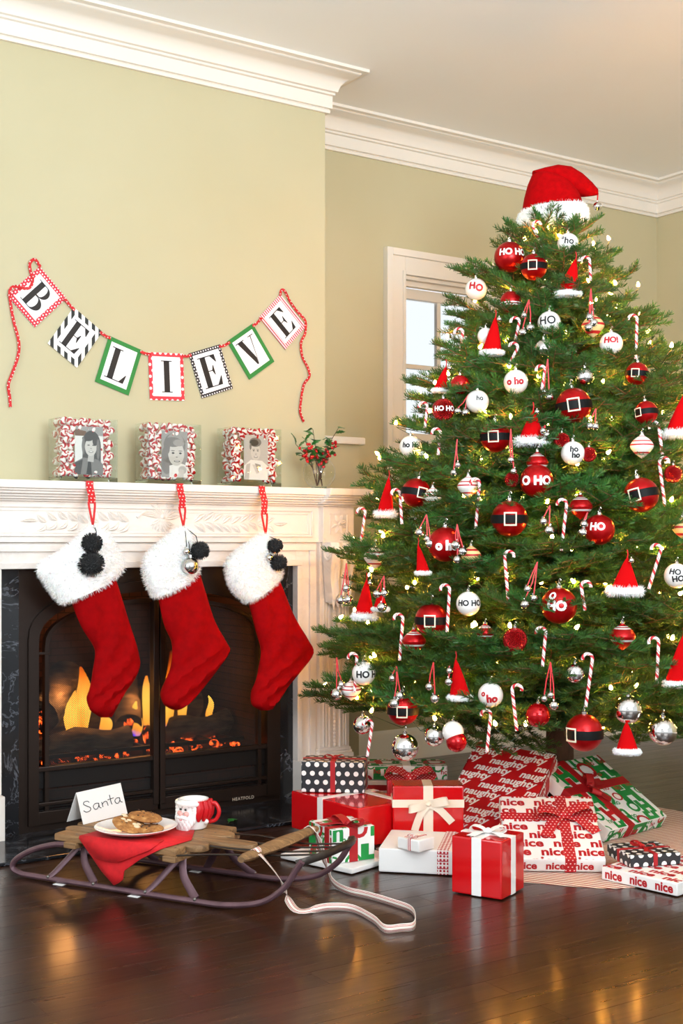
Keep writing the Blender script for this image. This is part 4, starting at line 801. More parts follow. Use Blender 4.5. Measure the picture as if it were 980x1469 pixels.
nk('upper_fold', [[(.13, .06, ZT_+.0045), (.20, .06, ZT_+.0045), (.28, .06, ZT_+.0045), (.37, .06, ZT_+.0045)], [(.125, -.004, ZT_+.005), (.20, -.004, ZT_+.005), (.30, -.004, ZT_+.005), (.39, -.004, ZT_+.005)], [(.14, E_-.009, ZT_-.010), (.21, E_-.011, ZT_-.010), (.30, E_-.009, ZT_-.010), (.375, E_-.012, ZT_-.008)], [(.19, E_-.012, ZT_-.050), (.23, E_-.016, ZT_-.054), (.262, E_-.013, ZT_-.054), (.285, E_-.014, ZT_-.046)]], 0)
# ---- plate and cookies
mat('white_ceramic', '#f3f1ee', .18, Coat_Weight=.4)
pc = at_z(195, 1187, ZT_+.022); pr_ = 60*3.68/1830
PL = root('dinner_plate', (pc.x, pc.y, ZT_+.0080), 0, 'white round plate of cookies resting on the red napkin', 'plate')
MB().lathe([(.0005, 0), (pr_*.55, 0), (pr_*.60, .003), (pr_*.86, .011), (pr_*.98, .018), (pr_, .0205), (pr_*.985, .0215), (pr_*.85, .014), (pr_*.62, .0065), (pr_*.55, .0045), (.0005, .0042)], 48).build('dish', 'white_ceramic', PL)
m = mat('cookie_dough', '#b98246', .85); g = N(m); v = g.coord(); f = g.noise(v, 55, 5, .6); g.base(g.ramp(f, [(.3, '#70421c'), (.55, '#a8713a'), (.75, '#c99a5e')])); g.bump(g.noise(v, 90, 4), .6, .003); mat('chocolate', '#3a2012', .35)
def cookie(c, r, rot, label, seed, nuts):
    rg = random.Random(seed); k = root('cookie', c, 0, label, 'cookie', 'cookies on the white plate', rot=rot); rs = []
    for rr, z in ((.001, 0), (.7, 0), (.93, .003), (1.0, .007), (.95, .011), (.75, .0145), (.4, .0165), (.001, .017)):
        rs.append([((r*rr*(1+.05*noise.noise(Vector((math.cos(a)*2, math.sin(a)*2, seed*3.1)))))*math.cos(a), r*rr*(1+.05*noise.noise(Vector((math.cos(a)*2, math.sin(a)*2, seed*3.1))))*math.sin(a), z + .0022*noise.noise(Vector((math.cos(a)*rr*4, math.sin(a)*rr*4, seed)))*(z > .005)) for a in [2*PI*j/22 for j in range(22)]])
    MB().rings(rs).build('dough', 'cookie_dough', k)
    for _ in range(9):
        a = rg.random()*6.28; q_ = rg.uniform(.1, .8)*r; MB().sphere((q_*math.cos(a), q_*math.sin(a), .0155), rg.uniform(.0028, .0045), 7, 5, sq=(1, .8, .7)).build('chocolate_chip', 'chocolate', k)
    for _ in range(nuts):
        a = rg.random()*6.28; q_ = rg.uniform(.05, .75)*r; MB().sphere((q_*math.cos(a), q_*math.sin(a), .016), rg.uniform(.005, .009), 7, 5, sq=(1.2, .8, .6)).build('nut', 'nut_pale', k)
mat('nut_pale', '#d9c3a0', .8)
vx = Vector((CS, -SN, 0)); vd = Vector((SN, CS, 0)); pz = Vector((pc.x, pc.y, ZT_+.0135))
cookie(pz + vx*.038 + vd*(-.012), .046, (0, 0, 0), 'lowest cookie lying flat on the white plate', 1, 0)
cookie(pz + vx*(-.018) + vd*(-.022) + Vector((0, 0, .0155)), .050, (R(12), R(16), -.55), 'nut-topped cookie leaning at the front of the plate', 2, 9)
cookie(pz + vx*.022 + vd*.028 + Vector((0, 0, .026)), .050, (R(9), R(5), .2), 'topmost cookie lying across the other two', 3, 0)
# ---- bearded face mug
mp_ = at_z(278, 1188, ZT_); MG = root('face_mug', (mp_.x, mp_.y, ZT_), -YAW + R(-38), 'white ceramic mug moulded as a bearded face with a red cap', 'mug')
mat('mug_red', '#c2161e', .25); mat('mug_blush', '#e9a9a0', .3); mat('mug_ink', '#26201e', .3)
rM = .045; HM = .090
MB().lathe([(.0005, .001), (rM*.72, 0), (rM*.86, .004), (rM*1.0, .022), (rM*1.03, .040), (rM*.98, .060), (rM*.94, .078), (rM*.98, HM), (rM*.90, HM), (rM*.86, .07), (rM*.88, .02), (.0005, .010)], 32).build('cup', 'white_ceramic', MG)
def on(a, z, o=0.0): rr = rM*1.02 + o; return Vector((rr*math.sin(a), -rr*math.cos(a), z))
b = MB()
rg = random.Random(4)
for row in range(4):
    for k in range(7-row):
        a = (k-(6-row)/2)*.26*(1-.05*row); b.sphere(on(a, .034-row*.009, .002+.003*(1-abs(a))), .0085, 8, 6, sq=(1, .8, 1.5))
for sx in (-1, 1):
    for k in range(5): b.sphere(on(sx*(.78+.05*math.sin(k)), .075-k*.010, .001), .0085, 8, 6, sq=(1, .8, 1.3))
b.build('beard', 'white_ceramic', MG); b = MB()
for sx in (-1, 1): b.tube([on(sx*.04, .043, .010), on(sx*.22, .041, .009), on(sx*.42, .036, .006), on(sx*.58, .040, .003)], [.0055, .0065, .005, .002], 8)
b.build('moustache', 'white_ceramic', MG)
MB().sphere(on(0, .051, .008), .0068, 10, 8).build('nose', 'mug_blush', MG); MB().sphere(on(0, .034, .009), .0045, 8, 6, sq=(1.4, .6, .7)).build('mouth', 'mug_red', MG)
for sx in (-1, 1):
    MB().sphere(on(sx*.30, .051, .001), .0095, 10, 8, sq=(1, .6, .8)).build('cheek', 'mug_blush', MG); MB().sphere(on(sx*.22, .063, .0005), .0036, 8, 6, sq=(1.4, .7, .8)).build('eye', 'mug_ink', MG)
    MB().tube([on(sx*.10, .070, .002), on(sx*.26, .074, .003), on(sx*.40, .069, .001)], [.003, .004, .002], 6).build('brow', 'white_ceramic', MG)
b = MB(); b.tube([on(k*.2, .080, .003) for k in range(-6, 7)], .0075, 8); b.build('cap_brim', 'white_ceramic', MG)
b = MB()
for a0 in (1.15, 1.5, 1.85, 2.2): b.tube([on(a0, .088, .002), on(a0+.03, .068, .004), on(a0-.05, .045, .003), on(a0-.08, .028, .001)], [.008, .013, .012, .004], 8)
b.build('cap', 'mug_red', MG)
b = MB().tube(crv([on(2.0, .074, .002), on(2.0, .078, .022), on(2.0, .055, .034), on(2.0, .030, .024), on(2.0, .022, .002)], 5), .0062, 10); b.build('handle', 'mug_red', MG); MB().sphere(on(1.62, .026, .003), .008, 10, 8).build('cap_bobble', 'white_ceramic', MG)
# ---- leaf fallen on the hearth
lf = at_z(333, 1180, .012); o = put('fallen_holly_leaf', hl, None, (lf.x-.015, lf.y, .0125), (0, .0, .5), 1.3); mk(o, 'single green holly leaf fallen on the black hearth', 'leaf')
# ================================================================ WRAPPED GIFTS
mat('paper_red_gloss', '#c90b12', .16, Coat_Weight=.5); mat('paper_white_gift', '#f0eeeb', .5); mat('paper_red_matte', '#bb0d16', .5); mat('satin_white', '#f4f2ef', .4); mat('satin_cream', '#efe3cf', .4)
mat('print_white', '#f7f3f0', .5); mat('print_red', '#b3121c', .5); mat('print_green', '#138a3c', .5); mat('satin_crimson', '#a60d16', .55)
dots_box('paper_dots', '#24262a', '#eeece8', .030, .0085, .4)
m = mat('fair_isle_ribbon', '#f2eae6', .7); g = N(m); v = g.coord(); sp = g.n('ShaderNodeSeparateXYZ'); g.l(v, sp.inputs[0])
zz = g.math('ADD', g.math('ADD', sp.outputs[2], sp.outputs[1]), 5.0); a = dots(g, g.math('ADD', sp.outputs[0], 5.0), zz, .011, .0036, False); c2 = g.math('LESS_THAN', g.math('FRACT', g.math('DIVIDE', zz, .022)), .14); two(g, g.math('MAXIMUM', a, c2), '#f2eae6', '#b5202e')
m = mat('stitched_ribbon', '#b50f1a', .6); g = N(m); v = g.coord(); sp = g.n('ShaderNodeSeparateXYZ'); g.l(v, sp.inputs[0]); two(g, dots(g, g.math('ADD', sp.outputs[0], 5.0), g.math('ADD', g.math('ADD', sp.outputs[1], sp.outputs[2]), 5.0), .0125, .0022, True), '#b50f1a', '#f3dcd8')
def clip_print(items, su, sv):                         # items: (verts2d, faces); clipped to the rectangle 0..su, 0..sv
    bm = bmesh.new()
    for vs, fs in items:
        q = [bm.verts.new((x, y, 0)) for x, y in vs]
        for f in fs:
            try: bm.faces.new([q[i] for i in f])
            except ValueError: pass
    for co, no in (((0, 0, 0), (-1, 0, 0)), ((su, 0, 0), (1, 0, 0)), ((0, 0, 0), (0, -1, 0)), ((0, sv, 0), (0, 1, 0))):
        bmesh.ops.bisect_plane(bm, geom=bm.verts[:]+bm.edges[:]+bm.faces[:], plane_co=co, plane_no=no, clear_outer=True)
    bm.verts.index_update(); r = ([v.co.copy() for v in bm.verts], [tuple(v.index for v in f.verts) for f in bm.faces]); bm.free(); return r
def rot2(vs, a, dx, dy): c, s = math.cos(a), math.sin(a); return [(x*c-y*s+dx, x*s+y*c+dy) for x, y in vs]
def words(txt, su, sv, size, rowh, step, bold, shear=0.0, ang=0.0, seed=0, space=1.0):
    items = []; n = int((su+sv)/rowh)+3; k = int((su+sv)/step)+3
    for r in range(-n, n):
        for c in range(-k, k):
            x = (c + .37*(r % 3))*step; y = r*rowh; X = x*math.cos(ang)-y*math.sin(ang)+su/2; Y = x*math.sin(ang)+y*math.cos(ang)+sv/2
            if -step < X < su+step and -rowh < Y < sv+rowh: vs, fs = glyphs(txt, size, bold, shear, space); items.append((rot2(vs, ang, X, Y), fs))
    return clip_print(items, su, sv)
def ho_print(su, sv, seed, k=1.0):                      # bold H, h, O rings scattered like the HO HO paper: returns green, red
    rg = random.Random(seed); G, Rr = [], []
    nx = max(1, int(su/(.062*k))); ny = max(1, int(sv/(.062*k)))
    for i in range(nx+1):
        for j in range(ny+1):
            x = (i+.3*(j % 2))*su/nx + rg.uniform(-.006, .006); y = j*sv/ny + rg.uniform(-.006, .006); ch = 'HOhHoO'[(i*2+j*3+seed) % 6]; sz = rg.choice((.06, .09, .115, .13))*k
            vs, fs = glyphs(ch, sz, (.07 if ch == 'H' else .035) if ch in 'Hh' else .01, 0); (Rr if (i+2*j+seed) % 4 == 0 else G).append((rot2(vs, rg.choice((0, 0, .1, -.1)), x, y), fs))
            if rg.random() < .6: vs, fs = glyphs('ho', .035*k, .02, 0); (Rr if rg.random() < .5 else G).append((rot2(vs, 0, x+.033*k, y-.03*k), fs))
    return clip_print(G, su, sv), clip_print(Rr, su, sv)
def gift(name, T, w, d, h, paper, label, bands=(), prints=(), bow=None, cat='gift', bev=.005):
    o = bpy.data.objects.new(name, None); COL.objects.link(o); o.matrix_world = T; o.empty_display_size = .05; MW[o] = T; mk(o, label, cat, 'gifts under the tree')
    MB().bbox(-w/2, w/2, 0, d, 0, h, bev).build('wrapped_box', paper, o)
    # paper folds on the two end faces
    e = .0009
    for sx in (-1, 1):
        fb = MB(); y0 = .004
        fb.add([(sx*(w/2+e*.4), y0, .003), (sx*(w/2+e*.4), d-y0, .003), (sx*(w/2+e), d*.5, h*.5), (sx*(w/2+e*.4), y0, h-.003), (sx*(w/2+e*.4), d-y0, h-.003)], [(0, 1, 2), (2, 4, 3)]).build('paper_fold', paper, o, smooth=False)
    for ax, pos, bw, mt in bands:
        e = .0014
        if ax == 'x': q = MB().bbox(pos-bw/2, pos+bw/2, -e, d+e, .0006, h+e, .001)
        elif ax == 'y': q = MB().bbox(-w/2-e, w/2+e, pos-bw/2, pos+bw/2, .0004, h+e*1.2, .001)
        else: q = MB().bbox(-w/2-e*1.2, w/2+e*1.2, -e*1.2, d+e*1.2, pos-bw/2, pos+bw/2, .001)
        q.build('ribbon_band', mt, o)
    faces = {'top': (Vector((-w/2, 0, h)), Vector((1, 0, 0)), Vector((0, 1, 0)), w, d, Vector((0, 0, 1))), 'front': (Vector((-w/2, 0, 0)), Vector((1, 0, 0)), Vector((0, 0, 1)), w, h, Vector((0, -1, 0))),
             'right': (Vector((w/2, 0, 0)), Vector((0, 1, 0)), Vector((0, 0, 1)), d, h, Vector((1, 0, 0))), 'left': (Vector((-w/2, d, 0)), Vector((0, -1, 0)), Vector((0, 0, 1)), d, h, Vector((-1, 0, 0)))}
    for fc, fn, mt in prints:
        O, U, V, su, sv, n = faces[fc]; res = fn(su-.004, sv-.004); res = res if isinstance(res[0], tuple) and not isinstance(res[0][0], Vector) and len(res) == 2 and isinstance(res[0][0], list) else (res,)
        for (vs, fs), mm in zip(res, mt if isinstance(mt, tuple) else (mt,)):
            if fs: MB().add([O + U*(p[0]+.002) + V*(p[1]+.002) + n*(.0007 if mm != 'print_red' else .0009) for p in vs], fs).build('printed_lettering', mm, o, smooth=False, kind='stuff')
    if bow:
        p, rt, nn, size, mt, wd, tails = bow; p, rt, nn = Vector(p), Vector(rt).normalized(), Vector(nn).normalized(); sd = rt.cross(nn)
        q = MB()
        for s_ in (-1, 1):
            L = crv([p, p + rt*s_*size*.35 + nn*size*.30, p + rt*s_*size*.85 + nn*size*.42, p + rt*s_*size*1.0 + nn*size*.20, p + rt*s_*size*.75 + nn*size*.04, p + rt*s_*size*.3 + nn*size*.06, p], 4)
            q.ribbon(L, [wd*.45] + [wd*1.05]*(len(L)-2) + [wd*.45], [sd + rt*s_*.25]*len(L), .0008)
        q.sphere(p + nn*.006, wd*.36, 10, 8); bo = q.build('bow', mt, o)
        for s_ in tails:
            L = crv([p + nn*.003, p + rt*s_*size*.45 + nn*size*.12 - sd*s_*size*.25*0 + sd*size*.35, p + rt*s_*size*.75 + nn*.004 + sd*size*.8, p + rt*s_*size*.95 + nn*.003 + sd*size*1.15], 4); MB().ribbon(L, wd, [rt*1.0 - sd*s_*.5]*len(L), .0008).build('ribbon_tail', mt, bo)
    return o
def frame(A, B, z=0.0, tilt=0.0):                       # box frame from its front bottom edge
    A, B = Vector((A[0], A[1], 0)), Vector((B[0], B[1], 0)); x = (B-A).normalized(); m_ = (A+B)/2
    return Matrix.Translation((m_.x, m_.y, z)) @ Matrix.Rotation(math.atan2(x.y, x.x), 4, 'Z') @ Matrix.Rotation(tilt, 4, 'X')
Z0 = .003
nice = lambda su, sv: words('nice', su, sv, .050, .042, .112, .036, 0, 0, 0, 1.0)
nicef = lambda su, sv: words('nice', su, sv, .036, .040, .085, .034)
gift('gift_cube', frame((2.301, 2.835), (2.363, 2.691), Z0), .157, .150, .162, 'paper_red_gloss', 'shiny red cube gift with wide white ribbon and bow, nearest the camera', [('x', 0, .030, 'satin_white'), ('y', .075, .030, 'satin_white')], (), ((0, .075, .164), (.9, .4, 0), (0, 0, 1), .050, 'satin_white', .026, (1, -1)))
A, B = Vector((2.259, 3.133)), Vector((2.259+.205, 3.133-.205))
gift('gift_box', frame(A, B, Z0), .29, .255, .072, 'paper_white_gift', 'plain white flat gift with red knit-pattern ribbon beside the red cube', [('x', .050, .034, 'fair_isle_ribbon')])
m = stripes_mat('candy_string', '#f3ece6', '#b3262c', .006, .5)
gift('small_gift', frame(at_z(567, 1216, .077), at_z(604, 1224, .077), Z0+.0735), .085, .075, .036, 'paper_white_gift', 'tiny white gift with striped string on the white flat gift', [('x', .004, .012, 'candy_string')], (), ((.004, .02, .037), (.9, .2, 0), (0, 0, 1), .018, 'candy_string', .008, (1, -1)))
gift('gift_box', frame(at_z(564, 1217), at_z(665, 1217), Z0), .232, .11, .200, 'paper_red_gloss', 'upright shiny red gift with a cream satin bow on its face', [('z', .143, .026, 'satin_cream'), ('x', 0, .032, 'satin_cream')], (), ((0, -.003, .143), (1, 0, .22), (0, -1, 0), .066, 'satin_cream', .024, (-1, 1)))
L_, N_, R_ = at_z(418, 1135, .14), at_z(514, 1161, .14), at_z(563, 1150, .14)
gift('gift_box', frame(L_, N_, .014), (N_-L_).length, .24, .128, 'paper_red_gloss', 'wide shiny red gift with white ribbons under the polka dot box', [('x', -.02, .030, 'satin_white'), ('y', .19, .026, 'satin_white')])
A, B = at_z(432, 1136, .145), at_z(523, 1138, .145)
gift('gift_box', frame(A, B, .1445), (B-A).xy.length, .13, .106, 'paper_dots', 'black gift with white polka dots and red ribbon, stacked on the wide red gift', [('x', -.0, .017, 'satin_crimson'), ('y', .065, .012, 'satin_crimson')], (), ((0, .055, .107), (1, 0, 0), (0, 0, 1), .034, 'satin_crimson', .016, ()))
hp = lambda s, k=1.0: (lambda su, sv: ho_print(su, sv, s, k))
GR = ('print_green', 'print_red')
gift('flat_gift', frame((2.096, 3.438), (2.174, 3.152), Z0), .296, .235, .016, 'paper_white_gift', 'thin plain white gift lying under the HO HO box by the sled nose')
A, B = at_z(438, 1222, .02), at_z(482, 1243, .02)
gift('gift_box', frame(A, B, Z0+.0165), .155, .150, .105, 'paper_white_gift', 'white gift with green HO letters and red ribbon just behind the sled nose', [('x', .045, .030, 'satin_crimson'), ('y', .075, .030, 'satin_crimson')], [('front', hp(3, .8), GR), ('right', hp(5, .9), GR), ('top', hp(7, .8), GR)], ((.045, .075, .106), (1, .3, 0), (0, 0, 1), .060, 'satin_crimson', .028, (-1,)))
A, B = at_d(523, 1170, 4.60), at_d(645, 1170, 4.60)
gift('gift_box', frame(A, B, Z0), .285, .15, .138, 'paper_white_gift', 'white gift with crimson ribbon at the bottom of the rear stack', [('z', .112, .020, 'satin_crimson'), ('x', .05, .03, 'stitched_ribbon')])
gift('gift_box', frame(A, B, Z0+.140), .292, .15, .050, 'paper_white_gift', 'white gift with green and red HO print and white band on the rear stack', [('x', -.0, .03, 'satin_white')], [('front', hp(4, .7), GR), ('top', hp(6, .9), GR)])
q = at_d(600, 1124, 4.50)
rb = gift('small_gift', frame(at_d(556, 1150, 4.40), at_d(622, 1150, 4.40), Z0), .16, .06, .175, 'paper_red_matte', 'slim red gift with two puffy stitched bows between the rear stack and cream bow gift', [('x', 0, .03, 'stitched_ribbon')], (), ((0, .03, .178), (1, 0, 0), (0, -.3, 1), .085, 'stitched_ribbon', .045, ()))
# leaning naughty gift
TL, TR, BL = at_d(689, 1062, 4.56), at_d(803, 1083, 4.42), at_d(626, 1180, 4.31)
ux = (TR-TL).normalized(); uy = (TL-BL); hl_ = uy.length; uy = (uy - ux*uy.dot(ux)).normalized(); un = ux.cross(uy); wN = (TR-TL).length; thk = .075; mid = BL + ux*wN/2 - un*thk
T = Matrix(((ux.x, uy.x, un.x, mid.x), (ux.y, uy.y, un.y, mid.y), (ux.z, uy.z, un.z, mid.z), (0, 0, 0, 1)))
ngh = lambda su, sv: words('naughty', su, sv, .041, .037, .168, .030, .30, 0, 0, 1.0)
gift('gift_box', T, wN, hl_, thk, 'paper_red_matte', 'big red gift printed naughty in white, propped against the tree trunk', (), [('top', ngh, 'print_white'), ('right', ngh, 'print_white'), ('front', ngh, 'print_white')], None, bev=.016)
gift('gift_box', frame(at_z(724, 1252), at_z(870, 1254), Z0+.001, R(24)), .300, .325, .046, 'paper_white_gift', 'large white gift printed nice in red with stitched red bow, propped at a tilt', [('x', .045, .034, 'stitched_ribbon'), ('y', .215, .034, 'stitched_ribbon')], [('top', nice, 'print_red'), ('front', nicef, 'print_red')], ((.045, .215, .048), (1, .15, 0), (0, 0, 1), .085, 'stitched_ribbon', .036, (-1, 1)), bev=.008)
gift('gift_box', frame(at_z(846, 1216), at_z(966, 1183), Z0+.001, R(31)), .345, .345, .050, 'paper_white_gift', 'large tilted gift with green and red HO letters and crimson ribbon beside the trunk', [('x', -.045, .036, 'satin_crimson'), ('y', .20, .036, 'satin_crimson')], [('top', hp(1, .95), GR), ('right', hp(2, .8), GR), ('front', hp(9, .8), GR)], ((-.045, .20, .052), (.6, 1, 0), (0, 0, 1), .055, 'satin_crimson', .032, (1, -1)), bev=.006)
A, B = at_z(863, 1263), at_z(972, 1288)
gift('flat_gift', frame(A, B, Z0), (B-A).xy.length, .30, .038, 'paper_white_gift', 'flat white gift printed nice in red, under the small polka dot gift', (), [('top', nice, 'print_red'), ('front', nicef, 'print_red')])
A, B = at_z(861, 1222, .042), at_z(915, 1251, .042)
gift('small_gift', frame(A, B, Z0+.0395), .155, .165, .036, 'paper_dots', 'small black gift with white dots and thin red ribbons on the flat nice gift', [('x', 0, .014, 'satin_crimson'), ('y', .082, .014, 'satin_crimson')], (), ((0, .082, .037), (1, .6, 0), (0, 0, 1), .040, 'satin_crimson', .013, (1,)))
# ================================================================ CHRISTMAS TREE
TD = 4.60; TA = at_d(803, 778, TD); TX, TY = TA.x, TA.y
RP = [(.20, .80), (.32, .90), (.6, .87), (.9, .80), (1.22, .70), (1.56, .545), (1.87, .37), (2.05, .24), (2.2, .10), (2.32, .03)]
def RZ(z):
    if z <= RP[0][0]: return RP[0][1]
    for (a, ra), (b_, rb_) in zip(RP, RP[1:]):
        if a <= z <= b_: return ra + (rb_-ra)*(z-a)/(b_-a)
    return RP[-1][1]
noisy('fir_bark', '#5a4230', '#3a2a1e', 30, .9, .8, (1, 1, .3), 5, .006)
m = mat('fir_needle', '#25461f', .45); g = N(m); oi = g.n('ShaderNodeObjectInfo'); v = g.coord(); f = g.noise(v, 9, 2)
tone = g.n('ShaderNodeHueSaturation'); g.l(g.ramp(f, [(.3, '#2f5726'), (.6, '#477432'), (.8, '#6d9150')]), tone.inputs['Color']); g.l(g.math('ADD', g.math('MULTIPLY', oi.outputs['Random'], .035), .485), tone.inputs['Hue']); g.l(g.math('ADD', g.math('MULTIPLY', oi.outputs['Random'], .5), .78), tone.inputs['Value']); g.base(tone.outputs[0])
tl = g.n('ShaderNodeBsdfTranslucent'); g.l(tone.outputs[0], tl.inputs[0]); mx = g.n('ShaderNodeMixShader'); mx.inputs[0].default_value = .35; g.l(g.b.outputs[0], mx.inputs[1]); g.l(tl.outputs[0], mx.inputs[2]); g.l(mx.outputs[0], g.t.nodes['Material Output'].inputs[0])
mat('fir_twig', '#6b5232', .85)
CT = root('christmas_tree', (TX, TY, 0), 0, 'tall decorated fir tree standing beside the fireplace', 'christmas tree')
tr_ = MB(); rs = []
for k in range(25):
    z = k/24*2.24; r = .052*(1-z/2.34)+.004; rs.append([(r*(1+.08*noise.noise(Vector((j, k*.6, 3))))*math.cos(2*PI*j/14), r*math.sin(2*PI*j/14), z+.004) for j in range(14)])
tr_.rings(rs).build('trunk', 'fir_bark', CT)
def branch_mesh(L, seed):
    rg = random.Random(seed); b = MB(); segs = []
    def stem(p0, d, ln, r0, lvl):
        n = max(3, int(ln/.05)); pts = []; p = Vector(p0); dd = Vector(d).normalized()
        for i in range(n+1):
            pts.append(p.copy()); t = i/n
            dd = (dd + Vector((rg.uniform(-.03, .03), rg.uniform(-.03, .03), (-.012 + .05*t if lvl == 0 else .03*t) + rg.uniform(-.02, .02)))).normalized(); p = p + dd*ln/n
        b.tube(pts, [r0*(1-.75*i/n) for i in range(n+1)], 5 if lvl == 0 else 4, 1)
        segs.append((pts, lvl, ln)); return pts
    main = stem((0, 0, 0), (1, 0, 0), L, .0055, 0); side = 1
    s = max(.06, L*.22)
    while s < L-.015:
        i = s/L*(len(main)-1); k = int(i); p = main[k].lerp(main[min(k+1, len(main)-1)], i-k); side = -side
        ln = min(.24, (L-s)*.60 + .05)*rg.uniform(.75, 1.1); a = side*R(rg.uniform(42, 58)); el = rg.uniform(-.10, .22)
        tw = stem(p, (math.cos(a), math.sin(a), el), ln, .0026, 1)
        if ln > .085:
            q = .04; s2 = 1
            while q < ln-.02:
                i = q/ln*(len(tw)-1); k = int(i); p2 = tw[k].lerp(tw[min(k+1, len(tw)-1)], i-k); s2 = -s2; a2 = a + s2*R(rg.uniform(40, 55))
                stem(p2, (math.cos(a2), math.sin(a2), el+rg.uniform(-.15, .25)), min(.11, (ln-q)*.6+.035), .0018, 2); q += .055
        s += .048
    for pts, lvl, ln in segs:
        n = int(ln/.0012)
        for k in range(n):
            t = (k+rg.random())/n
            if lvl == 0 and t < .30: continue
            if lvl == 1 and t < .06: continue
            i = t*(len(pts)-1); j = int(min(i, len(pts)-2)); p = pts[j].lerp(pts[j+1], i-j); tg = (pts[j+1]-pts[j]).normalized()
            az = rg.uniform(-.35, PI+.35); sd = Vector((0, 0, 1)).cross(tg); sd = sd.normalized() if sd.length > .01 else tg.orthogonal(); up = tg.cross(sd)
            out = sd*math.cos(az) + up*math.sin(az); th = R(rg.uniform(42, 60)); dr = tg*math.cos(th) + out*math.sin(th); nl = rg.uniform(.021, .028)*(1-.4*t**8); wv = dr.cross(Vector((rg.uniform(-1, 1), rg.uniform(-1, 1), rg.uniform(-.2, 1)))).normalized()*.00125
            c = len(b.v); b.v += [p-wv, p+wv, p+dr*nl+wv*.6, p+dr*nl-wv*.6]; b.f.append((c, c+1, c+2, c+3)); b.m.append(0)
    return b.mesh('branch', ['fir_needle', 'fir_twig'], False, None, False)
BR = {}
for L in (.16, .28, .42, .56, .72, .90):
    BR[L] = [branch_mesh(L, int(L*100)+s) for s in ((1, 2) if L > .2 else (1,))]
nbr = [0]
def add_branch(base, tip, rg, roll=0.0):
    base, tip = Vector(base), Vector(tip); v_ = tip-base; L = v_.length; key = min(BR, key=lambda k: abs(math.log(k/L))); s_ = L/key
    x = v_.normalized(); y = Vector((0, 0, 1)).cross(x); y = y.normalized() if y.length > .01 else Vector((0, 1, 0)); z = x.cross(y)
    mrot = Matrix((x, y, z)).transposed() @ Matrix.Rotation(roll, 3, 'X'); o = put('branch', BR[key][nbr[0] % len(BR[key])], CT, base - Vector((TX, TY, 0)), mrot.to_euler(), s_); nbr[0] += 1; return o
def surf(px, py, f=1.0):                                  # where a sight line first meets the tree's outer surface
    best = (9, TD); d = 3.3
    while d < 5.2:
        p = at_d(px, py, d); q = math.hypot(p.x-TX, p.y-TY); r = RZ(p.z)*f
        if q < r: return p, d
        if q-r < best[0]: best = (q-r, d)
        d += .01
    d = best[1]; return at_d(px, py, d), d
def px_of(p):
    d = p.x*SN + p.y*CS; l = p.x*CS - p.y*SN; return CX + F*l/d, HY - F*(p.z-CAMZ)/d, d
# ---- ornament materials
mat('satin_red_ball', '#ad050a', .30, .6); mat('pearl_ball', '#efebe6', .28, 0, Coat_Weight=.5); mat('mirror_ball', '#e4e0dc', .03, 1.0); mat('gloss_red_ball', '#b50a12', .08, .5); mat('cap_silver', '#c9c5bd', .25, 1.0)
mat('belt_black', '#060606', .6, Specular_IOR_Level=.2); mat('buckle_cream', '#efe4c8', .45); mat('gold_stripe', '#e9c98a', .3); mat('silver_line', '#dcd8d4', .3, .3); mat('ball_print_black', '#141314', .5); mat('felt_red', '#bc0408', .9, 0, Specular_IOR_Level=.1); mat('cane_white', '#f6ecea', .25); mat('cane_red', '#c4202c', .25)
m = mat('sequin_red', '#a80812', .18, .7); g = N(m); vo = g.n('ShaderNodeTexVoronoi'); vo.inputs['Scale'].default_value = 11; g.l(g.coord(), vo.inputs['Vector']); g.bump(vo.outputs['Distance'], .6, .08); g.base(g.ramp(vo.outputs['Distance'], [(.1, '#ee2028'), (.6, '#a80a10')]))
capm = MB().lathe([(.16, .94), (.17, .99), (.17, 1.12), (.10, 1.16), (.02, 1.17)], 14).tube([(.07*math.sin(a), 0, 1.2+.07*math.cos(a)) for a in [PI*2*k/10 for k in range(11)]], .018, 5).mesh('cap', 'cap_silver')
sph = lambda mt: MB().sphere((0, 0, 0), 1, 32, 20).mesh('ball', mt)
SPH = {k: sph(k) for k in ('satin_red_ball', 'pearl_ball', 'mirror_ball', 'gloss_red_ball', 'sequin_red')}
hookm = MB().tube([(0, 0, 1.25), (0, .0, 1.42), (.05, 0, 1.50), (.10, 0, 1.46), (.11, 0, 1.40)], .02, 5).mesh('hook', 'cap_silver')
def top_prof(): return [(.01, -1.05), (.10, -1.0), (.30, -.86), (.62, -.60), (.92, -.22), (1.0, 0), (.96, .16), (.80, .42), (.55, .66), (.30, .82), (.18, .92), (.17, .98), (.01, 1.0)]
def striped_top(mats_, pat, rnd=False):
    pr = []; n = 30
    for i in range(n+1):
        t = i/n
        if rnd: a = -PI/2+PI*t; pr.append((max(math.cos(a), .01), math.sin(a)))
        else:
            q = top_prof(); u = t*(len(q)-1); k = min(int(u), len(q)-2); pr.append((q[k][0]+(q[k+1][0]-q[k][0])*(u-k), q[k][1]+(q[k+1][1]-q[k][1])*(u-k)))
    return MB().lathe(pr, 28, mfun=lambda i, j: pat(i/n)).mesh('ball', mats_)
band = lambda rngs: (lambda t: next((m_ for a, b_, m_ in rngs if a <= t < b_), 0))
STW = striped_top(['pearl_ball', 'print_red', 'silver_line'], band([(.22, .26, 1), (.42, .50, 1), (.54, .57, 1), (.72, .76, 1)])); STG = striped_top(['gold_stripe', 'print_red', 'silver_line'], band([(.2, .26, 1), (.40, .50, 1), (.6, .64, 1), (.74, .78, 1)]))
STR = striped_top(['satin_red_ball', 'silver_line', 'print_white'], band([(.28, .305, 1), (.34, .365, 1), (.62, .645, 1), (.68, .705, 1), (.74, .765, 1)])); SRR = striped_top(['satin_red_ball', 'print_white'], band([(.36, .38, 1), (.42, .44, 1), (.48, .50, 1)]), True)
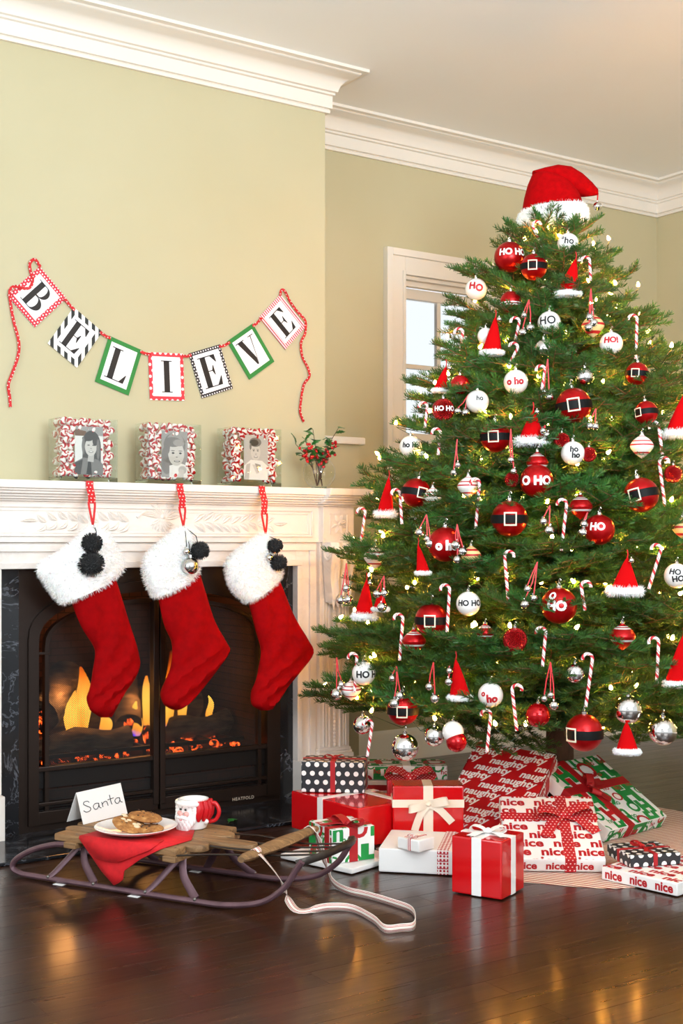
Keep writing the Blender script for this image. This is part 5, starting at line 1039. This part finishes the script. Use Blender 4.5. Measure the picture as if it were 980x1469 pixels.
ALL = []                                                  # (root, px, py, radius px, short name) for labels
def hang_branch(p, top, rg):
    """a bough whose tip carries the thing hanging at p"""
    tip = p + Vector((0, 0, top)); out = Vector((p.x-TX, p.y-TY, 0)); r = out.length; out = out.normalized() if r > .01 else Vector((-SN, -CS, 0))
    el = .30 if p.z > 1.9 else (.10 if p.z > 1.2 else .0); zb = tip.z - r*el; L = max(r*.96, .06)
    a = Vector((TX, TY, min(max(zb, .36), 2.2))); e = tip + out*rg.uniform(-.01, .03) + Vector((0, 0, .012)); add_branch(a, e, rg, rg.uniform(-.3, .3))
rgo = random.Random(77); ORN_PX = []
def fine(vs, fs):                                        # cut glyph faces small enough to follow a ball
    bm = bmesh.new(); q = [bm.verts.new((x, y, 0)) for x, y in vs]
    for f_ in fs:
        try: bm.faces.new([q[i] for i in f_])
        except ValueError: pass
    bmesh.ops.triangulate(bm, faces=bm.faces[:])
    for k in range(-8, 9):
        for no in ((1, 0, 0), (0, 1, 0)): bmesh.ops.bisect_plane(bm, geom=bm.verts[:]+bm.edges[:]+bm.faces[:], plane_co=(k*.13, k*.13, 0), plane_no=no)
    bm.verts.index_update(); r = ([(v.co.x, v.co.y) for v in bm.verts], [tuple(v.index for v in f_.verts) for f_ in bm.faces]); bm.free(); return r
def orn(kind, px, py, dia, short, label=None, text=None, rz=0.0, tilt=0.0, f=1.0, bh=True, cat='ornament', group=None):
    p, d = surf(px, py, f); r = dia/2*d/F
    name = {'belt': 'belt_ball', 'red': 'red_ball', 'white': 'white_ball', 'sequin': 'sequin_ball', 'gloss': 'red_ball', 'mirror': 'silver_ball', 'stw': 'striped_ornament', 'stg': 'striped_ornament', 'str': 'striped_ornament', 'srr': 'striped_ornament'}[kind]
    o = root(name, p, 0, label, cat, group or {'belt': 'red balls with black belts', 'red': 'lettered red balls', 'white': 'pearl white balls', 'sequin': 'red sequin balls', 'gloss': 'plain red balls', 'mirror': 'mirrored silver balls'}.get(kind, 'striped ornaments'), rot=(0, tilt, math.atan2(p.y, p.x) - PI/2 + rz), scale=r)
    bm_ = {'belt': 'satin_red_ball', 'red': 'satin_red_ball', 'white': 'pearl_ball', 'sequin': 'sequin_red', 'gloss': 'gloss_red_ball', 'mirror': 'mirror_ball'}.get(kind)
    put('ball', SPH[bm_] if bm_ else {'stw': STW, 'stg': STG, 'str': STR, 'srr': SRR}[kind], o); put('cap', capm, o); put('hook', hookm, o)
    if kind == 'belt':
        MB().lathe([(1.0, -.27), (1.025, -.27), (1.045, 0), (1.025, .20), (1.0, .20)], 36, cap=False).build('belt', 'belt_black', o); q = MB(); s_ = 1.06
        onb = lambda x, z, k=1.06: Vector((k*math.sin(x)*math.cos(z), -k*math.cos(x)*math.cos(z), k*math.sin(z)))
        for (a0, a1, c0, c1) in ((-.34, .34, .24, .31), (-.34, .34, -.38, -.31), (-.34, -.27, -.38, .31), (.27, .34, -.38, .31)):
            n = 6; q.rings([[onb(a0+(a1-a0)*i/n, c0), onb(a0+(a1-a0)*i/n, c1), onb(a0+(a1-a0)*i/n, c1, 1.11), onb(a0+(a1-a0)*i/n, c0, 1.11)] for i in range(n+1)])
        q.build('buckle', 'buckle_cream', o)
    if text:
        q = MB()
        for line, x0, z0, size, rot_, bold in text[0]:
            vs, fs = glyphs(line, size*1.15, bold+.026)
            vs, fs = fine(rot2(vs, rot_, x0, z0), fs); q.add([(1.025*math.sin(x)*math.cos(z), -1.025*math.cos(x)*math.cos(z), 1.025*math.sin(z)) for x, z in vs], fs)
        q.build('lettering', text[1], o, fix=False)
    ALL.append((o, px, py, dia/2, short)); ORN_PX.append((px, py, dia/2, d))
    if bh: hang_branch(p, r*1.45, rgo)
    return o
WH, BK, RD = 'print_white', 'ball_print_black', 'print_red'
for px, py, dia, rz, tilt, short, label in (
    (766, 383, 38, -.1, 0, 'belt ball below the big hat', 'red ball with black belt and cream buckle just below the big hat'),
    (914, 536, 33, -.15, .05, 'small belt ball high at the wall corner', 'small red belt ball highest on the side towards the wall corner'),
    (823, 582, 51, 0, -.13, 'large upper belt ball', 'large red belt ball with tilted belt in the upper half of the tree'),
    (927, 592, 34, -.75, -.15, 'belt ball beside the right-hand felt hat', 'red belt ball half turned away beside the right-hand felt hat'),
    (711, 627, 44, -.15, -.03, 'belt ball over the window sill', 'red belt ball partly under needles in front of the window'),
    (597, 707, 42, .45, .2, 'belt ball above the mantel end', 'red belt ball with buckle turned aside, nearest the mantel shelf end'),
    (731, 744, 52, .05, 0, 'big central belt ball', 'big red belt ball with black belt at the centre of the tree'),
    (920, 710, 50, -.4, -.25, 'belt ball with the sloping belt', 'red belt ball with steeply sloping belt at mid height beside a candy cane'),
    (619, 889, 47, -.1, 0, 'belt ball above the red striped top', 'red belt ball directly above a red striped top on the fireplace side'),
    (578, 1018, 45, -.05, 0, 'lowest belt ball on the fireplace side', 'red belt ball behind silver bells, lowest on the fireplace side'),
    (838, 1051, 54, -.75, 0, 'belt ball by the trunk', 'red belt ball with buckle at its edge hanging lowest beside the trunk')):
    orn('belt', px, py, dia, short, label, None, rz, tilt)
HH = lambda s=.42: [('HO HO', .15, .05, s, 0, .02)]
orn('red', 731, 369, 44, 'red HO HO ball by the big hat', 'red ball lettered HO HO in white beside the top hat', ([('HO HO', .28, .18, .50, 0, .02)], WH))
orn('sequin', 636, 588, 33, 'sequin HO HO ball at the window', 'red sequin ball lettered HO HO in white against the window', (HH(.50), WH))
orn('red', 770, 690, 48, 'red HO HO ball mid tree', 'red ball with bold white HO HO wrapping its middle', ([('O HO', -.02, 0, .62, 0, .03)], WH))
orn('red', 639, 781, 50, 'red lower-case ho ho ball', 'red ball lettered ho ho in white lower case with bells before it', ([('o ho', .1, -.05, .62, 0, .04)], WH))
orn('red', 860, 760, 44, 'red ball with one HO', 'red ball with a single white HO', ([('HO', -.12, .22, .58, 0, .02)], WH))
orn('red', 802, 869, 52, 'red ball with two-line HO', 'large red ball with white HO stacked on two lines', ([('HO', -.12, .05, .62, 0, .03), ('O', -.42, .62, .5, .2, .03)], WH))
orn('white', 815, 350, 31, 'script ho ho ball by the hat', 'white ball with thin black ho ho script under the big hat', ([('ho', .12, .12, .75, -.1, 0), ('o', -.5, .4, .45, 0, -.0)], BK))
orn('white', 683, 415, 31, 'white ball with red HO at the window', 'white ball with big red HO at the top of the window', ([('H', -.35, .2, .75, -.05, .03), ('O', .32, -.02, .75, 0, .03)], RD))
orn('white', 788, 463, 33, 'white ball with thin black HO', 'white ball with thin black HO in the upper middle', ([('HO', -.15, .1, .85, .05, 0)], BK))
orn('white', 877, 493, 33, 'white ball with red HO!', 'white ball lettered HO! in red', ([('HO!', .0, .22, .62, 0, .03)], RD))
orn('white', 740, 548, 35, 'white ball with red ho ho', 'white ball lettered ho ho in bold red, above the tall felt hat', ([('o ho', -.05, -.02, .66, .05, .03)], RD))
orn('white', 685, 576, 33, 'white ball with small ho', 'white ball with a small black ho in front of the window', ([('ho', .22, .22, .52, 0, .005)], BK))
orn('white', 589, 641, 32, 'white ho ho ball on the window casing', 'white ball lettered ho ho in black against the window casing', ([('ho ho', .05, .12, .58, -.04, .02)], BK))
orn('white', 822, 650, 34, 'white ball with ho over ho', 'white ball with black ho stacked over ho', ([('ho', .12, .3, .60, 0, .02), ('ho', .28, -.2, .60, 0, .02)], BK))
orn('white', 672, 866, 35, 'white ball with black HO HO', 'white ball with tall black HO HO beside the belt ball', ([('HO HO', .15, .1, .55, 0, .02)], BK))
orn('white', 522, 966, 34, 'white HO HO ball by the pilaster', 'white ball with black HO HO at the tree edge beside the pilaster', ([('HO H', .28, 0, .66, 0, .02)], BK))
orn('white', 704, 997, 36, 'low white ball with red ho', 'white ball with red lettering ho ho above the naughty gift', ([('ho', .12, -.18, .75, .05, .03), ('o', -.62, .15, .55, .1, .03)], RD))
orn('white', 971, 826, 36, 'white HO ball at the frame edge', 'white ball with black HO over HO at the far side of the tree', ([('HO', -.12, .35, .55, -.1, .02), ('HO', .12, -.2, .55, .1, .02)], BK))
orn('white', 650, 1050, 31, 'plain pearl ball', 'plain pearl white ball hanging low above the naughty gift')
orn('white', 697, 482, 24, 'plain pearl ball behind a felt hat', 'plain pearl white ball half behind a felt hat near the window top')
for kind, px, py, dia, short, label in (('stw', 538, 799, 33, 'white striped top by the mantel', 'white spinning-top ornament with red stripes in front of the mantel corbel'), ('stw', 672, 698, 32, 'white striped top by the tall cane', 'white spinning-top ornament with red stripes next to a long candy cane'), ('stg', 676, 797, 29, 'golden striped top', 'golden striped top ornament beside the ho ho ball'),
    ('stg', 851, 467, 33, 'golden striped top behind bells', 'golden striped top ornament behind bells above the HO! ball'), ('stw', 921, 640, 34, 'white striped top by the far cane', 'white striped top ornament above the sloping belt ball'), ('stw', 504, 990, 29, 'low white striped top', 'white striped top ornament lowest on the fireplace side'), ('stw', 621, 712, 27, 'white striped top behind a belt ball', 'white striped top ornament half hidden behind a belt ball'), ('stg', 979, 757, 30, 'golden striped top at the frame edge', 'golden striped top ornament at the far side of the tree'),
    ('srr', 733, 433, 31, 'round red ball with white rings', 'round red ornament with thin white rings near the top'), ('str', 594, 920, 35, 'red striped top below a belt ball', 'red spinning-top ornament with silver lines right under a belt ball'), ('str', 696, 908, 27, 'small red striped top', 'small red striped top ornament beside the red sequin ball'), ('str', 893, 913, 38, 'large red striped top', 'largest red striped top ornament, low on the wall side'), ('str', 833, 727, 35, 'red striped top above the HO ball', 'red striped top ornament directly above the single HO ball'), ('str', 771, 664, 32, 'red striped top behind the HO HO ball', 'red striped top ornament peeking over the HO HO ball'),
    ('sequin', 739, 918, 35, 'lower sequin ball', 'red sequin ball low in the middle of the tree'), ('sequin', 806, 632, 23, 'sequin ball beside the ho ho ball', 'small red sequin ball behind the ho over ho ball'), ('sequin', 845, 652, 22, 'sequin ball right of the ho ho ball', 'small red sequin ball at the other side of the ho over ho ball'), ('sequin', 966, 680, 26, 'sequin ball at the far side', 'small red sequin ball beside the far candy cane'), ('sequin', 735, 688, 22, 'sequin ball beside the HO HO ball', 'small red sequin ball beside the bold HO HO ball'), ('gloss', 660, 552, 28, 'dark red ball at the window', 'dark red plain ball under a twig in front of the window'),
    ('gloss', 772, 1026, 35, 'plain red ball with bells', 'plain glossy red ball hanging low beside silver bells'), ('gloss', 655, 1064, 30, 'red ball behind the pearl ball', 'plain red ball half hidden behind the low pearl ball'),
    ('mirror', 839, 541, 27, 'mirror ball above the large belt ball', 'silver mirror ball above the large upper belt ball'), ('mirror', 780, 500, 27, 'mirror ball below the thin HO ball', 'silver mirror ball below the thin black HO ball'), ('mirror', 581, 1072, 39, 'low mirror ball over the stack', 'large silver mirror ball hanging low over the rear gift stack'), ('mirror', 623, 1056, 29, 'small low mirror ball', 'small silver mirror ball between the pearl ball and a larger mirror ball'), ('mirror', 520, 1040, 27, 'mirror ball by the pilaster foot', 'silver mirror ball at the tree edge near the pilaster foot'), ('mirror', 825, 966, 29, 'mirror ball behind a cane', 'silver mirror ball half behind a hooked candy cane'), ('mirror', 901, 1018, 41, 'mirror ball above the lowest felt hat', 'large silver mirror ball right above the lowest felt hat'), ('mirror', 951, 1049, 41, 'lowest mirror ball', 'large silver mirror ball lowest on the wall side')):
    orn(kind, px, py, dia, short, label)
# ---- felt hats
def felt_hat(tx, ty, bx, by, w_, short, label, furry=False, bellp=None):
    p, d = surf(bx, by, 1.0); k = d/F; h = (by-ty)*k; lean = (tx-bx)*k; r = w_/2*k*.80
    o = root('felt_hat', p, math.atan2(p.y, p.x)-PI/2, label, 'hat ornament', 'small felt hats on the tree'); rs = []
    for i in range(9):
        t = i/8; rr = r*(1-t)**.85*.95+.002; rs.append([(lean*t**1.3 + rr*math.cos(2*PI*j/16), rr*.55*math.sin(2*PI*j/16), h*t) for j in range(16)])
    MB().rings(rs).build('cone', 'felt_red', o); b = MB(); rt_ = r*.26
    b.tube([(r*1.02*math.cos(2*PI*j/20), r*.60*math.sin(2*PI*j/20), 0) for j in range(21)], rt_, 10); tr3 = mesh_tris(b); cc = Vector((0, 0, 0))
    fur(b, [(a, c, e) if (c-a).cross(e-a).dot(((a+c+e)/3) - Vector((((a+c+e)/3).x, ((a+c+e)/3).y, 0)).normalized()*r*.8) > 0 else (a, e, c) for a, c, e in tr3], 1300, .012 if furry else .005, .0009, rgo, .1); b.build('fur_trim', 'white_fur', o, fix=False)
    MB().tube([(lean, 0, h*.97), (lean+.002, 0, h+.012), (lean, 0, h+.024)], .0018, 5).build('loop', 'red_satin', o)
    if bellp: q = MB(); bell(q, (0, 0, 0), .0085); q.build('bell', ['silver_bell', 'black_slot'], o, loc=(lean+.012, -.012, h*.92))
    ALL.append((o, (tx+bx)/2, (ty+by)/2, w_/2, short)); ORN_PX.append((bx, (ty+by)/2, w_/2, d)); hang_branch(p, h+.028, rgo)
for a in ((826, 372, 815, 421, 40, 'felt hat near the top', 'slim red felt hat high in the tree under the script ball', False, 1), (711, 455, 706, 506, 36, 'felt hat at the window top', 'red felt hat in front of the pearl ball near the window top', False, 1), (765, 588, 763, 633, 49, 'wide felt hat mid tree', 'wide red felt hat under the bold red ho ho ball', True, 1), (640, 526, 632, 560, 26, 'small felt hat over the window', 'small red felt hat hanging over the window glass', False, 1), (558, 685, 553, 737, 30, 'felt hat over the mantel end', 'red felt hat hanging above the mantel shelf end', True, 0),
    (526, 832, 523, 884, 36, 'felt hat by the corbel', 'red felt hat hanging beside the corbel', True, 1), (546, 846, 546, 874, 26, 'little felt hat behind bells', 'little red felt hat behind a cluster of bells by the corbel', False, 0), (654, 946, 660, 1001, 38, 'felt hat above the pearl ball', 'red felt hat above the low pearl ball', False, 0), (900, 800, 897, 848, 52, 'fluffy felt hat', 'red felt hat with long fluffy trim under the single HO ball', True, 1), (899, 1036, 900, 1078, 40, 'lowest felt hat', 'blunt red felt hat hanging lowest over the HO gift', False, 0), (980, 912, 972, 981, 44, 'low felt hat at the frame edge', 'red felt hat low at the far side of the tree', False, 1), (985, 560, 974, 622, 48, 'right-hand felt hat', 'red felt hat at mid height nearest the wall corner', True, 0), (600, 782, 607, 822, 24, 'felt hat in the needles', 'thin red felt hat deep in the needles beside the ho ho ball', False, 0)): felt_hat(*a)
# ---- candy canes
def cane_mesh(Ls, hk):
    nn = int(Ls/.0026); pts = [(0, 0, -Ls*i/nn) for i in range(nn, -1, -1)] + [(-hk+hk*math.cos(a), 0, hk*math.sin(a)) for a in [PI*1.12*i/18 for i in range(1, 19)]]
    n = 12; return MB().tube(pts, .0050, n, up=(0, 1, 0), mfun=lambda i, j: 1 if (j + i) % n in (0, 1, 2, 3, 6) else 0)
CM = {}
CANES = [(765, 318, 790, 374, -1), (846, 366, 848, 402, 1), (745, 455, 738, 487, 1), (782, 524, 774, 571, 1), (914, 450, 912, 512, 1), (613, 576, 609, 612, 1), (632, 614, 628, 650, 1), (688, 686, 682, 757, 1), (945, 603, 951, 650, 1), (946, 656, 955, 728, -1), (813, 716, 805, 786, 1), (574, 700, 577, 750, 1), (724, 790, 730, 863, -1), (645, 838, 641, 905, 1), (578, 880, 573, 945, 1), (834, 834, 840, 872, -1), (948, 782, 929, 844, 1), (783, 900, 778, 952, 1), (850, 938, 840, 1010, 1), (945, 914, 942, 978, 1), (735, 982, 742, 1045, -1), (704, 1018, 698, 1076, 1), (512, 936, 508, 992, 1), (534, 1032, 526, 1084, 1), (524, 728, 517, 775, 1), (664, 470, 660, 500, 1), (742, 493, 732, 512, 1), (618, 420, 655, 470, 1)]
CANES = [c for c in CANES if c[0] != 618]
canes = []
for x0, y0, x1, y1, sd in CANES:
    p, d = surf(x0, y0+8, 1.03); k = d/F; L = max(math.hypot(x1-x0, y1-y0)*k - .012, .06); L = round(L, 2); ang = math.atan2(x1-x0, y1-y0)
    if L not in CM: CM[L] = cane_mesh(L, .014).mesh('candy_cane', ['cane_white', 'cane_red'])
    o = put('candy_cane', CM[L], None, p, (0, 0, 0)); o.rotation_euler = (Matrix.Rotation(math.atan2(p.y, p.x)-PI/2, 3, 'Z') @ Matrix.Rotation(-ang, 3, 'Y') @ Matrix.Rotation(0 if sd > 0 else PI, 3, 'Z')).to_euler()
    mk(o, 'candy cane', 'candy cane', 'candy canes on the tree'); canes.append((o, (x0+x1)/2, (y0+y1)/2, 'red and white candy cane')); hang_branch(p + Vector((TX-p.x, TY-p.y, 0)).normalized()*.01, .016, rgo)
# ---- jingle bell clusters on red ribbons
bq = MB(); bell(bq, (0, 0, 0), 1); BELLM = bq.mesh('bell', ['silver_bell', 'black_slot'])
CL = [(497, 808, [(497, 844, 6), (489, 861, 6), (500, 860, 6.5)]), (551, 826, [(541, 852, 6), (552, 851, 6), (548, 871, 7)]), (483, 943, [(490, 982, 6), (483, 996, 9)]), (569, 956, [(563, 973, 5), (574, 998, 7), (566, 1009, 8)]), (622, 950, [(616, 985, 6), (624, 1002, 7)]), (771, 806, [(757, 845, 5.5), (766, 858, 6), (753, 867, 7)]), (790, 950, [(781, 1002, 5), (790, 997, 5), (795, 1012, 7)]), (759, 430, [(752, 452, 4.5), (750, 477, 6), (761, 470, 6)]), (786, 515, [(781, 562, 5), (788, 569, 7)]), (789, 725, [(780, 748, 6), (788, 761, 7.5)]), (843, 735, [(838, 752, 6), (836, 764, 6.5)]), (733, 615, [(733, 660, 5), (737, 676, 5)]), (656, 752, [(654, 782, 7), (664, 791, 6.5), (656, 803, 6)]), (612, 738, [(602, 764, 6.5), (613, 773, 5), (617, 780, 7)]), (848, 414, [(846, 455, 6), (852, 463, 6), (845, 470, 6)]), (656, 630, [(657, 667, 5), (651, 678, 5)]), (855, 586, [(846, 611, 6), (854, 612, 6)]), (672, 566, [(668, 592, 6), (657, 590, 5)]), (782, 610, [(785, 624, 5.5), (779, 618, 5)]), (645, 955, [(645, 962, 5), (644, 978, 6)])]
bells = []
for tx, ty, lst in CL:
    p, d = surf(lst[-1][0], lst[-1][1], 1.05); k = d/F; o = root('jingle_bells', at_d(tx, ty, d), math.atan2(p.y, p.x)-PI/2, 'bells', 'bells', 'jingle bell clusters on the tree'); q = MB()
    for i, (bx, by, r) in enumerate(lst):
        c = MW[o].inverted() @ at_d(bx, by, d - .004*i); put('bell', BELLM, o, c, (rgo.uniform(-.3, .3), rgo.uniform(-.4, .4), 0), r*k)
        q.ribbon([(0, 0, 0), (c.x*.5+.003*(i-1), c.y*.5, c.z*.5), (c.x, c.y, c.z+r*k)], .0035, (1, 0, 0), .0012)
    q.build('ribbon', 'red_satin', o); bells.append((o, tx, (ty+lst[-1][1])/2, 'silver jingle bells on red ribbon')); hang_branch(at_d(tx, ty, d), .004, rgo)
# ---- labels of look-alikes: by the nearest landmark
used = set()
for o, px, py, what in canes + bells:
    for R_o, ax, ay, rr, short in sorted(ALL, key=lambda a: math.hypot(a[1]-px, a[2]-py)):
        dx, dy = px-ax, py-ay
        rel = ('to the right of' if dx > 0 else 'to the left of') if abs(dx) > abs(dy) else ('below' if dy > 0 else 'above')
        lab = '%s just %s the %s' % (what, rel, short)
        if lab not in used and len(lab.split()) <= 16: used.add(lab); o['label'] = lab; break
# ---- generic boughs
rg = random.Random(11); ga = 0.0; vback = math.atan2(CS, SN)
def clear(base, tip):
    for t in (.72, .86, 1.0):
        q = px_of(base.lerp(tip, t))
        for ox, oy, orr, od in ORN_PX:
            if math.hypot(q[0]-ox, q[1]-oy) < orr + 15 and q[2] < od + .02: return False
    return True
NG = 196; k = 0
for i in range(NG):
    u = (i+.5)/NG; z = .27 + 1.93*(1-(1-u)**.72) if False else .37 + 1.85*(1-math.sqrt(1-u*.985)); ga += 2.39996
    r = RZ(z)*(rg.uniform(.50, .66) if i % 4 == 0 else rg.uniform(.90, 1.03)); el = .62 if z > 2.05 else (.34 if z > 1.75 else (.16 if z > 1.2 else (.06 if z > .6 else -.02)))
    el += rg.uniform(-.06, .08); a = ga + rg.uniform(-.2, .2)
    for _ in range(5):
        tip = Vector((TX + r*math.cos(a), TY + r*math.sin(a), z)); base = Vector((TX, TY, min(max(z - r*el, .36), 2.2)))
        if clear(base, tip): break
        r *= .88; a += .06
    add_branch(base, tip, rg, rg.uniform(-.35, .35))
# boughs whose tips stand out at the silhouette
for px, py in ((437, 1022), (465, 940), (478, 915), (470, 805), (493, 795), (515, 685), (513, 700), (543, 655), (565, 608), (580, 575), (582, 553), (617, 495), (642, 450), (640, 432), (652, 385), (668, 378), (878, 370), (885, 390), (905, 425), (895, 445), (932, 447), (940, 478), (975, 522), (978, 560), (738, 330), (725, 322), (850, 325), (858, 315), (500, 870), (980, 960), (975, 1010), (480, 1000)):
    tip = at_d(px, py, TD + rg.uniform(-.12, .1)); r = math.hypot(tip.x-TX, tip.y-TY); el = .5 if tip.z > 2.0 else (.3 if tip.z > 1.7 else (.12 if tip.z > .6 else .0))
    add_branch((TX, TY, min(max(tip.z - r*el, .25), 2.2)), tip, rg, rg.uniform(-.2, .2))
for px, py in ((768, 305), (785, 300), (800, 318), (752, 318), (825, 312)):
    tip = at_d(px, py, TD - .12); add_branch((TX, TY, 1.98), tip, rg, rg.uniform(-1, 1))
# ---- string of warm lights wound round the tree
m = mat('warm_bulb', '#fff2d0', .3, Emission_Color='#ffaa40', Emission_Strength=360.0); mat('light_wire', '#123018', .6); mat('bulb_socket', '#1c4a2a', .5)
LS = root('string_lights', (TX, TY, 0), 0, 'string of warm white fairy lights wound through the fir branches', 'string lights')
bul = MB().lathe([(.0008, .014), (.0036, .0105), (.0056, .003), (.0058, 0), (.0038, -.003)], 8).mesh('bulb', 'warm_bulb'); sck = MB().lathe([(.0034, -.013), (.0040, -.010), (.0036, -.002)], 6).mesh('socket', 'bulb_socket')
pts = []; a = 0.0; z = 2.16; rg = random.Random(3)
while z > .30 and len(pts) < 290:
    r = RZ(z)*(rg.uniform(.50, .75) if len(pts) % 3 == 0 else rg.uniform(.80, 1.0))*(.82 if z > 1.75 else 1)*(.62 if math.cos(a)*SN + math.sin(a)*CS > .25 else 1); p = Vector((r*math.cos(a), r*math.sin(a), z + rg.uniform(-.03, .03))); pts.append(p); st = (.30 if math.cos(a)*SN + math.sin(a)*CS > .25 else .088)/max(r, .12); st = min(st, .7); a += st; z -= st/(2*PI)*.135
wp = []
for i, p in enumerate(pts[:-1]): wp += [p*1.0 - Vector((0, 0, .012)), (p+pts[i+1])/2 - Vector((0, 0, .03+.02*(i % 3)))]
MB().tube(wp + [pts[-1]], .0014, 4).build('wire', 'light_wire', LS)
for p in pts:
    e = (rg.uniform(-.8, .8), rg.uniform(-.8, .8), 0); put('bulb', bul, LS, p, e)
# ---- big hat on the tree top
HT = root('tree_top_hat', at_d(793, 332, TD), -YAW, 'large red plush hat with white fur brim crowning the tree top', 'hat')
noisy('red_plush', '#b40207', '#9c0205', 60, .95, .3, detail=2, dist=.0015, Specular_IOR_Level=.08)
def dloft(pairs, ths, n=18):
    rs = []; dn = []
    for i in range(len(pairs)-1):
        for s in range(3): t = s/3; dn.append((tuple(pairs[i][0][c]+(pairs[i+1][0][c]-pairs[i][0][c])*t for c in (0, 1)), tuple(pairs[i][1][c]+(pairs[i+1][1][c]-pairs[i][1][c])*t for c in (0, 1)), ths[i]+(ths[i+1]-ths[i])*t))
    dn.append((*pairs[-1], ths[-1]))
    for l, r, th in dn:
        a_, c_ = at_d(*l, TD), at_d(*r, TD); m_, h_ = (a_+c_)/2, (c_-a_)/2; rs.append([m_ + h_*math.cos(2*PI*j/n) - vd*th*math.sin(2*PI*j/n) for j in range(n)])
    return rs
MB().rings(dloft([((749, 302), (837, 298)), ((752, 285), (834, 288)), ((757, 266), (829, 276)), ((763, 252), (822, 266)), ((772, 246), (806, 256)), ((782, 250), (796, 252))], [.112, .106, .095, .078, .05, .02])).build('crown', 'red_plush', HT, W=True)
MB().rings(dloft([((768, 254), (764, 246)), ((782, 262), (780, 242)), ((800, 272), (799, 238)), ((820, 281), (818, 240)), ((838, 282), (834, 249)), ((850, 281), (848, 261)), ((858, 280), (858, 271))], [.03, .06, .075, .068, .05, .03, .008])).build('folded_tip', 'red_plush', HT, W=True)
b = MB(); cbr = at_d(793, 315, TD); rb_ = .108; nn = 36; rs = []
for j in range(nn):
    a = 2*PI*j/nn; ctr = cbr + vx*(rb_*math.cos(a)) + vd*(rb_*.95*math.sin(a)) + Vector((0, 0, .012*math.cos(a)))
    o_ = vx*math.cos(a) + vd*math.sin(a); rs.append([ctr + o_*.020*math.cos(e) + Vector((0, 0, .039*math.sin(e))) for e in [2*PI*q/12 for q in range(12)]])
rs.append(rs[0]); b.rings(rs, cap=False); t3 = mesh_tris(b)
def outw(a, c, e):
    m_ = (a+c+e)/3; h_ = Vector((m_.x-cbr.x, m_.y-cbr.y, 0)).normalized()*rb_; cc = Vector((cbr.x, cbr.y, cbr.z))+h_; return (a, c, e) if (c-a).cross(e-a).dot(m_-cc) > 0 else (a, e, c)
fur(b, [outw(*t) for t in t3], 6000, .010, .0010, rg, .1); b.build('fur_brim', 'white_fur', HT, W=True, fix=False)
b = MB().tube([at_d(858, 277, TD), at_d(857, 289, TD)], .0025, 5); b.build('cord', 'red_satin', HT, W=True); put('bell', BELLM, HT, MW[HT].inverted() @ at_d(857, 296, TD), (0, 0, 0), .0165)
# ---- tree skirt
m = mat('ticking_cloth', '#eadfce', .85); g = N(m); v = g.coord(); sp = g.n('ShaderNodeSeparateXYZ'); g.l(v, sp.inputs[0]); two(g, g.math('LESS_THAN', g.math('FRACT', g.math('DIVIDE', g.math('ADD', g.math('ADD', sp.outputs[0], g.math('MULTIPLY', sp.outputs[1], .55)), 10.0), .021)), .42), '#e6d8c4', '#98302b')
b = MB(); nr, na = 8, 96; sc_ = at_z(806, 1200); rs = []
for i in range(nr+1):
    t = i/nr; rs.append([(sc_.x + (.06+.57*t)*(1+.03*math.sin(5*q)+.02*math.sin(9*q+1))*math.cos(q), sc_.y + (.06+.57*t)*(1+.03*math.sin(5*q)+.02*math.sin(9*q+1))*math.sin(q), .0008 + (.0012 if i < nr else .0)) for q in [2*PI*j/na for j in range(na)]])
SK = root('tree_skirt', (sc_.x, sc_.y, 0), 0, 'red and cream striped tree skirt spread on the floor under the gifts', 'tree skirt'); b.rings(rs, cap=False); b.build('cloth', 'ticking_cloth', SK, W=True)
